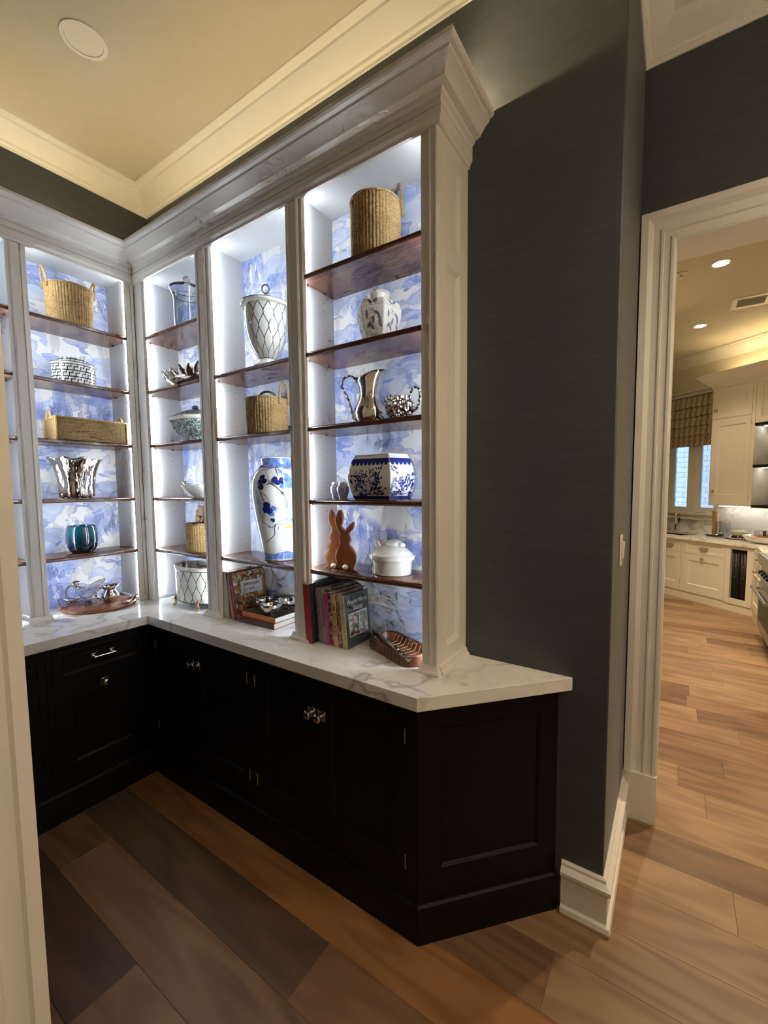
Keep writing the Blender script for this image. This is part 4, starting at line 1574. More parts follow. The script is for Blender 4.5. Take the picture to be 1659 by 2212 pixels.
# neck and foot washes
NB = MB()
for zz0, zz1, amp, ph in ((.4785, .511, 0, 0), (.012, .045, .0055, 1), (.458, .480, .006, 2)):
    for i in range(len(wv) - 1):
        s0, s1 = wv[i][0] * 1.55, wv[i + 1][0] * 1.55
        w0 = amp * sin(i * .55 + ph)
        w1 = amp * sin((i + 1) * .55 + ph)
        R0 = .078
        q = []
        for s, zz in ((s0, zz0 + (w0 if zz0 > .4 else 0)), (s1, zz0 + (w1 if zz0 > .4 else 0)), (s1, zz1 + (0 if zz0 > .4 else w1)), (s0, zz1 + (0 if zz0 > .4 else w0))):
            th = CB + s / .13
            r_ = None
            for (ra, za), (rb_, zb) in zip(VP[1:18], VP[2:19]):
                if za <= zz <= zb:
                    r_ = ra + (rb_ - ra) * (zz - za) / max(zb - za, 1e-6)
            r_ = (r_ or .078) + .0007
            q.append((r_ * cos(th), r_ * sin(th), zz))
        NB.add(q, [(0, 1, 2, 3)])
k_ = NT('blue_brushed_wash')
nz_ = k_.noise(k_.coord('Object', (40, 40, 40)), 1.4, 4, .6)
k_.set(col=k_.ramp(nz_, [(.3, (.06, .11, .36)), (.5, (.16, .26, .60)), (.7, (.36, .48, .78))]), rough=.15, coat=.4)
NB.build('blue_wash_bands', k_.m, vs_, smooth=0, stuff=True)
SC = .000262      # metres per unit of the sketch below (sketch is the vase seen from the front, 1150 x 2212)


def vp(x, y):
    z = .518 - (y - 165) * (.506 / 1900)
    return (.115 * math.asin(max(-.97, min(.97, (x - 640) * SC / .122))), z)


inkd, dark_, mid_, pale_, gold_ = MB(), MB(), MB(), MB(), MB()
for (pl, w) in (([(430, 690), (480, 660), (540, 670), (620, 730), (700, 810), (760, 880), (800, 1000), (805, 1100)], 14),
                ([(780, 1000), (775, 1120), (760, 1240), (790, 1320)], 8), ([(270, 700), (320, 820), (380, 970)], 14), ([(330, 820), (440, 900), (490, 1050)], 8),
                ([(600, 350), (620, 440), (650, 520)], 9), ([(620, 360), (700, 430), (720, 500)], 8),
                ([(330, 1360), (420, 1400), (510, 1460), (590, 1400), (690, 1400), (800, 1380)], 9), ([(590, 1400), (560, 1480), (560, 1580), (500, 1650), (410, 1730)], 12),
                ([(640, 1430), (620, 1520)], 7), ([(220, 1360), (300, 1310), (330, 1240), (330, 1380)], 9), ([(940, 930), (925, 1010), (960, 1060)], 7), ([(430, 600), (560, 640)], 7),
                ([(600, 1370), (700, 1330), (800, 1320)], 6), ([(990, 740), (1040, 740), (1060, 780)], 7)):
    q = spline([(*vp(*p), 0) for p in pl], 4)
    inkd.ribbon(vf, [(a, b_) for a, b_, _ in q], w * SC)
for x, y, r in ((345, 825, 10), (435, 735, 9), (480, 705, 9), (750, 940, 10), (768, 980, 12), (458, 1448, 12), (410, 1400, 8), (960, 1048, 8), (990, 618, 7), (1012, 640, 7), (720, 830, 26), (760, 870, 18)):
    inkd.blob(vf, vp(x, y), r * SC)
for x, y, a, b_, ro in ((360, 540, 60, 42, .3), (390, 610, 55, 50, 0), (310, 640, 60, 55, .5), (330, 720, 65, 50, .2), (590, 600, 62, 70, .4), (420, 1060, 70, 75, 0), (400, 1130, 60, 60, 0), (470, 1150, 60, 60, .3), (530, 1320, 45, 34, -.7), (740, 600, 80, 60, .3), (640, 640, 60, 45, 0)):
    dark_.blob(vf, vp(x, y), a * SC, b_ * SC, ro, 14, wob=.1)
for x, y, a, b_, ro in ((780, 520, 70, 55, .2), (840, 600, 70, 60, 0), (760, 690, 85, 55, .3), (850, 690, 60, 55, 0), (930, 700, 60, 75, .2), (540, 1110, 55, 45, .3), (510, 1200, 50, 55, 0), (1000, 1270, 60, 60, 0), (930, 1340, 55, 65, .3), (1050, 1330, 70, 60, 0), (990, 1200, 45, 40, 0)):
    mid_.blob(vf, vp(x, y), a * SC, b_ * SC, ro, 14, wob=.1)
for x, y, a, b_, ro in ((890, 540, 60, 60, 0), (770, 770, 60, 45, 0), (600, 1120, 40, 40, 0), (860, 880, 45, 130, 0), (850, 1080, 55, 150, 0), (840, 1280, 55, 120, 0), (260, 920, 45, 140, .1), (300, 1120, 45, 140, -.1), (690, 450, 35, 60, .6), (1040, 1440, 22, 50, 0)):
    pale_.blob(vf, vp(x, y), a * SC, b_ * SC, ro, 16, wob=.12)
for x, y, a, b_, ro in ((800, 1460, 50, 18, -.1), (870, 1455, 40, 30, .6), (1050, 1060, 30, 16, .8)):
    gold_.blob(vf, vp(x, y), a * SC, b_ * SC, ro, 12)
off_ = lambda mb, e: mb.xf(lambda p: (p.x * (1 + e), p.y * (1 + e), p.z))
off_(pale_, .001).build('pale_washes', M['palewash'], vs_, smooth=0, stuff=True)
off_(mid_, .003).build('blue_petals', M['cobalt2'], vs_, smooth=0, stuff=True)
off_(dark_, .005).build('dark_petals', M['cobalt'], vs_, smooth=0, stuff=True)
off_(inkd, .007).build('ink_branches', M['ink'], vs_, smooth=0, stuff=True)
off_(gold_, .007).build('yellow_leaf', M['gold'], vs_, smooth=0, stuff=True)

# ---- corner bay of the long bookcase
jr = thing('glass_jar', 'clear glass lidded canister on the top shelf of the corner bay', 'jar', (.01, .305, Z1[0] + T))
MB().lathe([(0, .006), (.066, .006), (.078, .0), (.081, .004), (.072, .016), (.074, .05), (.074, .17), (.078, .195), (.092, .222), (.095, .236), (.092, .240), (.089, .236), (.086, .222), (.074, .197), (.070, .17), (.070, .02), (0, .014)], 48).build('body', M['thin'], jr, smooth=60)
MB().lathe([(.088, .238), (.086, .244), (.060, .256), (.024, .262), (.012, .266), (.010, .274), (.018, .284), (.021, .295), (.014, .307), (0, .310), ], 40).build('lid', M['thin'], jr, smooth=60)

for z_, r_ in ((.004, .080), (.238, .093), (.196, .076)):
    MB().tube([(r_ * cos(2 * pi * i / 48), r_ * sin(2 * pi * i / 48), z_) for i in range(48)], .0018, 6, closed=True).build('rim', M['rimglass'], jr)
MB().ball((0, 0, .294), .018, n=20, m=12).build('knob', M['rimglass'], jr)

sd = thing('leaf_dish', 'ribbed pewter leaf dish on the second shelf of the corner bay', 'dish', (.03, .285, Z1[1] + T), -.05)


MB().lathe([(0, .008), (.035, .003), (.06, 0), (.085, .010), (.105, .028), (.112, .040)], 64, sx=1.55, sy=.88).build('body', M['pewter'], sd, solid=.004, smooth=60)
rl = random.Random(6)
for i in range(18):
    a_ = 2 * pi * i / 18
    big_ = 1 + .55 * abs(cos(a_)) ** 3
    Lf, Wf = .072 * big_, .026
    lf = MB()
    nl = 9
    for j in range(nl):
        t_ = j / (nl - 1)
        hw = Wf * sin(pi * min(1, .12 + .88 * t_)) ** .8 * (1 if j < nl - 1 else .05)
        for q_ in (-1, -.5, 0, .5, 1):
            lf.v.append((Lf * t_, hw * q_, .034 * t_ ** 1.4 * big_ + .004 * (abs(q_) - .5) + .0016 * ((j + int(abs(q_) * 2)) % 2)))
    for j in range(nl - 1):
        for q_ in range(4):
            lf.f.append((j * 5 + q_, (j + 1) * 5 + q_, (j + 1) * 5 + q_ + 1, j * 5 + q_ + 1))
            lf.uv.append(None)
    cx_, cy_ = .095 * 1.45 * cos(a_), .088 * .85 * sin(a_)
    ang_ = atan2(sin(a_) * .9, cos(a_) * 1.1)
    Mx = Matrix.Translation((cx_, cy_, .016 + .004 * (i % 2))) @ Matrix.Rotation(ang_, 4, 'Z') @ Matrix.Rotation(-.35 - .15 * rl.random(), 4, 'Y')
    MB().join(lf, Mx).build('leaf', M['pewter'], sd, solid=.003, smooth=20)

tu = thing('soup_tureen', 'grey-green patterned eight-sided tureen with a dark knob', 'tureen', (.055, .298, Z1[2] + T), 0)
TP = [(0, 0), (.085, 0), (.092, .004), (.090, .014), (.078, .022), (.088, .032), (.120, .058), (.140, .090), (.148, .118), (.151, .128)]
MB().lathe(TP, 8, sx=1.28, sy=.80, a0=pi / 8, a1=2 * pi + pi / 8).build('body', M['tureen'], tu, bevel=.006, smooth=20)
MB().lathe([(.151, .126), (.160, .130), (.162, .138), (.154, .142), (.130, .152), (.090, .172), (.050, .184), (0, .190)], 8, sx=1.25, sy=.80, a0=pi / 8, a1=2 * pi + pi / 8).build('lid', M['tureen'], tu, bevel=.004, smooth=20)
MB().lathe([(.154, .120), (.1635, .1285), (.1645, .137), (.158, .1405)], 8, sx=1.25, sy=.80, a0=pi / 8, a1=2 * pi + pi / 8).build('rim', M['cream'], tu, smooth=20)
MB().ball((0, 0, .200), .017, sx=1.3, sz=.8).lathe([(.010, .186), (.008, .196)], 12).build('knob', M['ink'], tu)

wb = thing('serving_bowl', 'low white oval bowl on the fourth shelf of the corner bay', 'bowl', (.115, .292, Z1[3] + T))
MB().lathe([(0, .004), (.055, .002), (.060, 0), (.062, .004), (.085, .020), (.110, .045), (.124, .066), (.126, .070), (.122, .069), (.106, .047), (.08, .024), (0, .010)], 48, sx=1.12, sy=.9).build('body', M['ceramic'], wb, smooth=60)
sv = thing('serving_spoon', 'silver spoon with a pinecone handle resting on the white bowl', 'spoon', (-.012, .262, Z1[3] + T + .073))
MB().tube([(0, 0, .006), (.04, .01, .004), (.09, .02, -.002), (.12, .03, -.02)], [.005, .003, .003, .004], 8).build('stem', M['chased'], sv)
MB().ball((-.010, 0, .010), .014, sx=1.7, sz=.9).build('pinecone_end', M['chased'], sv)

ub = basket('small seagrass basket holding wooden spoons', (.062, .302, Z1[4] + T), .081, .083, .165, [(.15, .085, .085, 0)], ribs=36)
utz = Z1[4] + T + .014
for lab, a, tilt, ln, kind in (('long pale wooden spoon leaning out at the left of the basket', 2.75, .52, .25, 'spoon'), ('wooden spoon with its bowl facing out of the basket', -2.2, .22, .20, 'spoon2'), ('brown wooden paddle standing upright in the basket', 1.1, .10, .245, 'paddle'), ('dark wooden spatula behind the pale spoon in the basket', 2.3, .33, .225, 'spat')):
    dx, dy = cos(a), sin(a)
    bx, by = .062 - dx * .02, .302 - dy * .02
    tx, tz = sin(tilt), cos(tilt)
    u_ = thing('wooden_utensil', lab, 'utensil', (bx, by, utz), 0, 'wooden spoons in the basket')
    tip = (dx * tx * ln, dy * tx * ln, tz * ln)
    at_ = lambda k: (tip[0] * k, tip[1] * k, tip[2] * k)
    mt = M['oak'] if kind in ('paddle', 'spat') else M['lightwood']
    MB().tube([at_(0), at_(.5), at_(.8)], .0055, 8).build('handle', mt, u_)
    if kind == 'paddle':
        MB().box(-.030, -.004, -.035, .030, .004, .032).xf(lambda p: Vector(at_(.92)) + p).build('head', mt, u_, bevel=.008, seg=3)
    else:
        MB().ball((0, 0, 0), .023, sx=1.0, sy=.45, sz=1.45 if kind != 'spoon2' else 1.1).xf(lambda p: Vector(at_(.90)) + Matrix.Rotation(tilt * dx, 3, 'Y') @ p).build('head', mt, u_)

ov = thing('cachepot', 'oval cream cachepot with trellis lines on brass feet', 'cachepot', (.045, .290, ZC), 0)
MB().lathe([(0, .036), (.92, .036), (.985, .036), (.99, .040), (1.0, .10), (1.005, .18), (1.015, .225), (1.035, .232)], 80, sx=.185, sy=.108).build('body', M['ovalpot'], ov, smooth=60)
MB().lathe([(1.04, .238), (1.03, .244), (.97, .242), (.945, .23), (.93, .05), (0, .046)], 80, sx=.185, sy=.108).build('liner', M['cream'], ov, smooth=60)
MB().lathe([(1.018, .224), (1.040, .230), (1.052, .238), (1.040, .246), (.975, .2465), (.945, .235)], 80, sx=.185, sy=.108).build('rim', M['cream'], ov)
MB().lathe([(.99, .0365), (1.0, .038), (1.0, .041), (.993, .0425)], 80, sx=.1865, sy=.1095).lathe([(1.012, .2205), (1.022, .222), (1.016, .224)], 80, sx=.1865, sy=.1095).build('line', M['dark'], ov)
for sx_, sy_ in ((-1, -1), (1, -1), (-1, 1), (1, 1)):
    p0 = (sx_ * .112, sy_ * .079)
    MB().tube(spline([(p0[0], p0[1], .06), (p0[0] + sx_ * .004, p0[1] + sy_ * .012, .045), (p0[0] + sx_ * .002, p0[1] + sy_ * .007, .02), (p0[0] + sx_ * .005, p0[1] + sy_ * .014, .006), (p0[0] + sx_ * .007, p0[1] + sy_ * .020, .005)], 4), .006, 8).ball((p0[0] + sx_ * .006, p0[1] + sy_ * .016, .007), .007, sx=1.3).build('foot', M['brass'], ov)

# ---- left bookcase
XL = -.485
basket('round seagrass basket with two upright handles on the top left shelf', (XL, -.098, Z1[0] + T), .101, .111, .215, [(-pi / 2, .075, .06, .012), (pi / 2, .075, .06, .012)], ribs=50)

bx_ = thing('round_box', 'round white lidded box with a black key pattern', 'box', (XL, -.099, Z1[1] + T))
MB().lathe([(0, 0), (.100, 0), (.103, .003), (.104, .050), (.104, .100)], 64).build('body', M['greek'], bx_)
MB().lathe([(.1045, .100), (.1065, .102), (.1065, .110), (.104, .112)], 64).build('rim', M['ceramic'], bx_)
MB().lathe([(.1050, .1115), (.1000, .116), (.0770, .118), (.0740, .120), (.0730, .140), (.0700, .143), (0, .145)], 64).build('lid', M['greek'], bx_)
MB().tube([(.105 * cos(2 * pi * i / 64), .105 * sin(2 * pi * i / 64), .1125) for i in range(64)], .0022, 6, closed=True).build('lid_line', M['black'], bx_)

rbk = thing('woven_tray', 'long rectangular seagrass tray with end handles', 'basket', (XL, -.048, Z1[2] + T))
HX, HY, HH = .082, .178, .126
wl = MB()
for k in range(28):
    z0, z1 = HH * k / 28, HH * (k + 1) / 28
    e = .0012
    wl.box(-HX - e * (k % 2), -HY - e * (k % 2), z0, HX + e * (k % 2), -HY + .008, z1)
    wl.box(-HX - e * (k % 2), HY - .008, z0, HX + e * (k % 2), HY + e * (k % 2), z1)
    wl.box(-HX - e * (k % 2), -HY, z0, -HX + .008, HY, z1)
    wl.box(HX - .008, -HY, z0, HX + e * (k % 2), HY, z1)
wl.box(-HX, -HY, 0, HX, HY, .008)
wl.build('body', M['straw2'], rbk, smooth=0)
for sx_ in (-1, 1):
    for sy_ in (-1, 1):
        MB().tube([(sx_ * HX, sy_ * HY, 0), (sx_ * HX, sy_ * HY, HH)], .0065, 8).build('corner_cord', M['straw'], rbk)
MB().tube([(-HX, -HY, HH), (HX, -HY, HH), (HX, HY, HH), (-HX, HY, HH)], .006, 8, closed=True).build('rim', M['straw'], rbk)
for sy_ in (-1, 1):
    pts = [(s * .035 * 1.0, sy_ * (HY + .004), HH - .01 + .048 * (1 - abs(s) ** 2.2)) for s in [-1 + 2 * i / 12 for i in range(13)]]
    MB().tube(pts, .0055, 8).build('handle', M['straw'], rbk)

sva = thing('silver_vase', 'wide hammered silver vase with a wavy flared rim', 'vase', (XL, -.119, Z1[3] + T))


def wavy(a, k):
    w = .5 + .5 * k
    return (1 + .045 * w * cos(9 * a + .4) + .025 * w * cos(4 * a), .006 * k ** 3 * cos(9 * a + .4))


SP = [(0, .012), (.070, .012), (.078, .008), (.081, .010), (.083, .03), (.084, .07), (.087, .11), (.094, .15), (.106, .19), (.120, .218), (.127, .226)]
MB().lathe(SP, 144, rf=wavy).build('body', M['hammered'], sva, solid=.003, smooth=70)
for k in range(6):
    MB().ball((.066 * cos(pi / 3 * k + .3), .066 * sin(pi / 3 * k + .3), .0062), .0085, sz=.72).build('foot', M['pewter'], sva)

tb = thing('glass_bowl', 'deep teal blown glass bowl on the lowest left shelf', 'bowl', (XL, -.107, Z1[4] + T))
MB().lathe([(0, .003), (.030, .001), (.046, 0), (.058, .010), (.072, .035), (.078, .070), (.077, .110), (.072, .145), (.070, .158), (.067, .160), (.065, .156), (.068, .14), (.072, .10), (.070, .05), (.05, .018), (0, .014)], 56).build('body', M['teal'], tb, smooth=70)

wbd = thing('serving_board', 'round reddish wooden serving board with silver branch handles', 'serving board', (-.425, -.062, ZC), .9)
MB().lathe([(0, 0), (.160, 0), (.172, .004), (.176, .012), (.174, .021), (.168, .024), (0, .024)], 72, sx=1.08, sy=.93).build('board', M['board'], wbd)
for sg in (-1, 1):
    pts = [(sg * (.196 - .030 * (s * s)), s * .060, .030 + .034 * (1 - s * s)) for s in [-1 + 2 * i / 12 for i in range(13)]]
    hnd = MB().tube(pts, [.0042 + .0015 * sin(i * 1.3) for i in range(13)], 8)
    for s in (-1, 1):
        for k in range(5):
            a = k * 1.25
            hnd.join(MB().ball((0, 0, 0), .011, sx=1.9, sy=.65, sz=.4, n=10, m=6), Matrix.Translation((sg * (.160 + .014 * cos(a)), s * .062 + .018 * sin(a), .028 + .003 * k)) @ Matrix.Rotation(a, 4, 'Z'))
    hnd.build('handle', M['pewter'], wbd, label='silver olive branch handle')

gb = thing('gravy_boat', 'clear glass gravy boat with a silver branch handle', 'gravy boat', (-.468, -.104, ZC + .0245), pi / 2)
MB().lathe([(0, .004), (.036, .002), (.042, .0), (.042, .003), (.018, .008), (.010, .016), (.012, .026), (.020, .034), (0, .036)], 36).build('foot', M['thin'], gb, smooth=60)


def boat(a, k):
    return (1 + .55 * k * max(0, cos(a)) ** 2, .042 * k * k * cos(a) ** 2 * (1 if cos(a) > 0 else .55))


MB().lathe([(0, .034), (.018, .035), (.036, .048), (.050, .070), (.056, .092)], 48, sx=1.15, sy=.78, rf=boat).build('body', M['thin'], gb, smooth=60)
rimp = []
for i in range(48):
    a_ = 2 * pi * i / 48
    q_, dz_ = boat(a_, 1)
    rimp.append((.056 * q_ * 1.15 * cos(a_), .056 * q_ * .78 * sin(a_), .092 + dz_))
MB().tube(rimp, .0016, 6, closed=True).build('rim', M['chrome'], gb)  # chrome line stands in for the highlight along the glass rim
MB().tube([(.042 * cos(2 * pi * i / 36), .042 * sin(2 * pi * i / 36), .002) for i in range(36)], .0014, 6, closed=True).build('foot_rim', M['rimglass'], gb)
ghd = MB().tube(spline([(-.05, 0, .112), (-.080, 0, .122), (-.104, 0, .098), (-.098, 0, .062), (-.066, 0, .046), (-.034, 0, .044)], 5), .0048, 8)
for k, (x, y, z) in enumerate(((-.056, .006, .122), (-.044, -.010, .116), (-.036, .012, .104), (-.064, -.008, .136), (-.052, .0, .140))):
    ghd.join(MB().ball((0, 0, 0), .010, sx=1.8, sy=.8, sz=.5, n=10, m=6), Matrix.Translation((x, y, z)) @ Matrix.Rotation(.8 * k, 4, 'Y'))
ghd.build('handle', M['pewter'], gb)

sc2 = thing('silver_creamer', 'small fluted silver creamer on the round wooden board', 'creamer', (-.412, -.006, ZC + .0245), pi / 2)
MB().lathe([(0, .003), (.026, .002), (.030, 0), (.034, .006), (.044, .024), (.046, .040), (.040, .056), (.032, .066), (.031, .074), (.038, .088), (.042, .094)], 48, rf=lambda a, k: (1 + .035 * abs(cos(6 * a)) * (.15 < k < .75) + .35 * max(0, cos(a)) ** 6 * max(0, k - .7) / .3, .010 * max(0, k - .8) / .2 * (cos(a) ** 4))).build('body', M['silver'], sc2, solid=.002, smooth=60)
MB().tube(spline([(-.034, 0, .084), (-.058, 0, .088), (-.076, 0, .068), (-.072, 0, .036), (-.050, 0, .020), (-.040, 0, .022)], 5), .0045, 8).build('handle', M['chased'], sc2)

# ------------------------------------------------------------------ the kitchen beyond the doorway
K0 = Vector((3.265, 5.466, 0))
KD = Vector((-.77002, .63802, 0))
KN = Vector((-.63802, -.77002, 0))
KA = atan2(KD.y, KD.x)


def kp_(u, n, z=0.0):
    return tuple(K0 + KD * u + KN * n + Vector((0, 0, z)))


def kt(p):
    """(u, n, z) -> world"""
    return K0 + KD * p[0] + KN * p[1] + Vector((0, 0, p[2]))


def kthing(name, label, cat, u, n, z=0.0, group=None, ra=0.0):
    return thing(name, label, cat, kp_(u, n, z), KA + ra, group)


XW = 3.90
# walls
WU0, WU1, WZ0, WZ1 = .93, 1.86, 1.20, 2.99
kw = MB()
for a, b, c, d in ((-.312, WU0, 0, CEIL), (WU1, 3.4, 0, CEIL), (WU0, WU1, 0, WZ0), (WU0, WU1, WZ1, CEIL)):
    kw.box(a, -.74, c, b, -.62, d)
struct(kw.xf(kt).build('wall_kitchen', M['kwall']), 'warm cream kitchen wall with the window')
struct(MB().box(XW, 1.3, 0, XW + .1, 6.2, CEIL).build('wall_kitchen_right', M['kwall']))
struct(MB().box(1.75, 1.32, 0, 1.85, 7.7, CEIL).build('wall_kitchen_left', M['kwall']))
KCR = [(0, 3.40), (.010, 3.405), (.014, 3.420), (.030, 3.440), (.060, 3.48), (.095, 3.515), (.10, 3.53), (.13, 3.535), (.135, 3.5595), (0, 3.5595)]
pc = kp_(-.312, -.62)
p3_ = kp_(3.3, -.62)
struct(MB().sweep([p3_[:2], pc[:2], (XW, 1.4)], KCR).build('trim_4', M['kwhite'], smooth=25), 'cream crown moulding in the kitchen')

# window
wn = struct(MB().box(WU0, -.70, WZ0, WU0 + .05, -.61, WZ1).box(WU1 - .05, -.70, WZ0, WU1, -.61, WZ1).box(WU0, -.70, WZ1 - .05, WU1, -.61, WZ1).box(WU0, -.70, WZ0, WU1, -.61, WZ0 + .03).xf(kt).build('window_1', M['kwhite'], bevel=.002), 'white casement window above the kitchen sink')
for a, b in ((1.36, 1.80), (.99, 1.29)):
    # each sash: stiles, rails, pane
    lo, hi = (1.425, 1.655) if a > 1.3 else (1.00, 1.222)
    m = MB()
    z0, z1, q0, q1 = WZ0 + .03, WZ1 - .05, 1.275, 2.90
    m.box(hi, -.69, z0, (WU1 - .05) if a > 1.3 else 1.3225, -.635, z1).box(1.3235 if a > 1.3 else WU0 + .05, -.69, z0, lo, -.635, z1)
    m.box(lo, -.69, z0, hi, -.635, q0).box(lo, -.69, q1, hi, -.635, z1)
    s_ = m.xf(kt).build('sash', M['kwhite'], wn, bevel=.003)
    MB().box(lo, -.668, q0, hi, -.664, q1).xf(kt).build('pane', M['pane'], s_)
MB().box(WU0 - .04, -.62, 1.165, WU1 + .04, -.555, 1.20).box(WU0 - .03, -.62, 1.12, WU1 + .03, -.585, 1.165).box(WU0 - .03, -.62, 1.088, WU1 + .03, -.575, 1.12).xf(kt).build('window_sill', M['kwhite'], wn, bevel=.006)
MB().box(WU0 - .03, -.62, 2.965, WU1 + .06, -.57, 2.99).box(WU0 - .03, -.62, 2.99, WU1 + .06, -.59, 3.02).box(WU0 - .03, -.62, 3.02, WU1 + .06, -.555, 3.05).xf(kt).build('window_head', M['kwhite'], wn, bevel=.006)
MB().box(1.08, -.635, 1.205, 1.24, -.60, 1.225).xf(kt).build('crank', M['kwhite'], wn, bevel=.004)

# outside: painted brick garden wall
gw = struct(MB().box(.2, -2.32, -.2, 3.2, -2.2, 4.5).xf(kt).build('wall_garden', M['brick']), 'white painted brick wall outside the window')
mbk = MB().box(0, 0, 0, .29, .012, .088).mesh('brick', 0)
mbk.materials.append(M['brick'])
for r_ in range(34):
    for c_ in range(9):
        u = .35 + .30 * c_ + (.15 if r_ % 2 else 0)
        bo = bpy.data.objects.new('brick', mbk)
        COL.objects.link(bo)
        bo.parent = gw
        bo.location = kt((u, -2.2, .6 + .0975 * r_))
        bo.rotation_euler = (0, 0, KA)

# roman shade
sh = kthing('roman_shade', 'striped tan roman shade drawn halfway down the kitchen window', 'window shade', 1.395, -.6, 2.2)
zf = [2.965, 2.80, 2.655, 2.515, 2.375, 2.305, 2.212]
for i in range(6):
    za, zb = zf[i] - 2.2, zf[i + 1] - 2.2
    m = MB()
    nu, nz = 36, 6
    for j in range(nz + 1):
        t = j / nz
        for k in range(nu + 1):
            u = -.445 + .89 * k / nu
            bul = .006 + .030 * t ** 1.6 + .004 * sin(k * 1.1 + i)
            if j == nz:
                bul -= .012
            m.v.append((u, bul + .003 * i, za + (zb - za) * t - .006 * (t > .9) - .004 * sin(k / nu * pi)))
    for j in range(nz):
        for k in range(nu):
            m.f.append((j * (nu + 1) + k, j * (nu + 1) + k + 1, (j + 1) * (nu + 1) + k + 1, (j + 1) * (nu + 1) + k))
            m.uv.append(None)
    m.build('fold', M['fabric'], sh, smooth=60, solid=.003)
    MB().box(-.445, .0, zb - .009, .445, .012 + .003 * i, zb + .0).build('batten', M['dark'], sh)


# base cabinets along the angled wall: local frame u, n (out), z
def kshaker(u0, u1, z0, z1, rec, d=0.0):
    """front facing +n"""
    return shaker(u0, u1, z0, z1, rec, 0).xf(lambda p: (p.x, d - p.y + .0, p.z))


kflip = lambda d: (lambda p: (p.x, d - p.y, p.z))


def kknob(par, u, z, d):
    m = MB().lathe([(0, .0), (.008, 0), (.006, .014), (.014, .02), (.017, .026), (.014, .031), (0, .033)], 16).xf(lambda p: (u + p.x, d + p.z, z + p.y))
    k = m.build('knob', M['chrome'], par)
    MB().box(u - .02, d, z - .02, u + .02, d + .003, z + .02).build('backplate', M['chrome'], k)


def kpull(par, u, z, d):
    m = MB().tube([(u - .05, d + .026, z), (u + .05, d + .026, z)], .009, 10)
    for s in (-1, 1):
        m.tube([(u + s * .04, d, z), (u + s * .04, d + .026, z)], .006, 8)
    k = m.build('pull', M['chrome'], par)
    MB().box(u - .06, d, z - .018, u + .06, d + .003, z + .018).build('backplate', M['chrome'], k)


ZKB = .850
for nm, lab, u0, u1, pu in (('kitchen_base_cabinet', 'cream kitchen base cabinet with a wide drawer and a panel door', .338, .946, .643), ('kitchen_base_cabinet', 'cream kitchen base cabinet under the sink', .947, 1.62, 1.155)):
    c = kthing(nm, lab, 'cabinet', 0, 0)
    MB().box(u0, -.60, .10, u1, -.021, ZKB if u0 < .9 else .59).build('body', M['kwhite'], c)
    MB().box(u0, -.60, 0, u1, -.012, .118).build('plinth', M['kwhite'], c)
    MB().box(u0, -.02, .115, u0 + .02, 0, ZKB).box(u1 - .02, -.02, .115, u1, 0, ZKB).box(u0 + .02, -.02, .842, u1 - .02, 0, ZKB).box(u0 + .02, -.02, .115, u1 - .02, 0, .128).box(u0 + .02, -.02, .662, u1 - .02, 0, .668).build('face_frame', M['kwhite'], c, bevel=.001)
    dr = kshaker(u0 + .022, u1 - .022, .670, .840, (u0 + .06, u1 - .06, .700, .815)).build('drawer', M['kwhite'], c, smooth=0)
    kpull(dr, pu, .752, 0)
    if u0 < .9:
        dd = kshaker(u0 + .022, u1 - .022, .130, .660, (u0 + .088, u1 - .088, .232, .572)).build('door', M['kwhite'], c, smooth=0)
        kknob(dd, .66, .603, 0)
    else:
        dd = kshaker(u0 + .022, u0 + .40, .130, .660, (u0 + .11, u0 + .31, .232, .580)).build('door', M['kwhite'], c, smooth=0)
        for hz in (.55, .25):
            MB().tube([(u0 + .021, .001, hz - .03), (u0 + .021, .001, hz + .03)], .004, 6).build('hinge', M['steel'], dd)
# corner unit with the dark slot
c = kthing('kitchen_corner_cabinet', 'cream kitchen corner cabinet with a tall dark towel niche', 'cabinet', 0, 0)
m = MB().box(.020, -.02, .100, .094, 0, ZKB).box(.290, -.02, .100, .337, 0, ZKB).box(.094, -.02, .803, .290, 0, ZKB).box(.094, -.02, .100, .290, 0, .170)
m.box(-.05, -.60, .10, .094, -.021, ZKB).box(.290, -.60, .10, .337, -.021, ZKB)
m.build('body', M['kwhite'], c)
MB().box(.094, -.50, .170, .290, -.45, .803).box(.094, -.45, .165, .290, -.02, .170).build('niche_lining', M['black'], c)
MB().box(-.06, -.60, 0, .337, -.012, .118).build('plinth', M['kwhite'], c)
for i, u in enumerate((.142, .243)):
    tw = kthing('dark_towel', ('right' if i == 0 else 'left') + '-hand dark hanging panel with studs in the kitchen niche', 'towel', u, -.035, .178, 'dark hanging panels')
    m = MB()
    for k in range(9):
        x = -.042 + .0105 * k
        m.v += [(x, .006 * sin(k * 1.7), 0.0), (x, .006 * sin(k * 1.7), .615)]
    for k in range(8):
        m.f.append((2 * k, 2 * k + 2, 2 * k + 3, 2 * k + 1))
        m.uv.append(None)
    m.build('cloth', M['towel'], tw, solid=.004)
    for z in (.27, .41):
        MB().ball((.0, .012, z), .007, n=10, m=6).build('stud', M['silver'], tw)

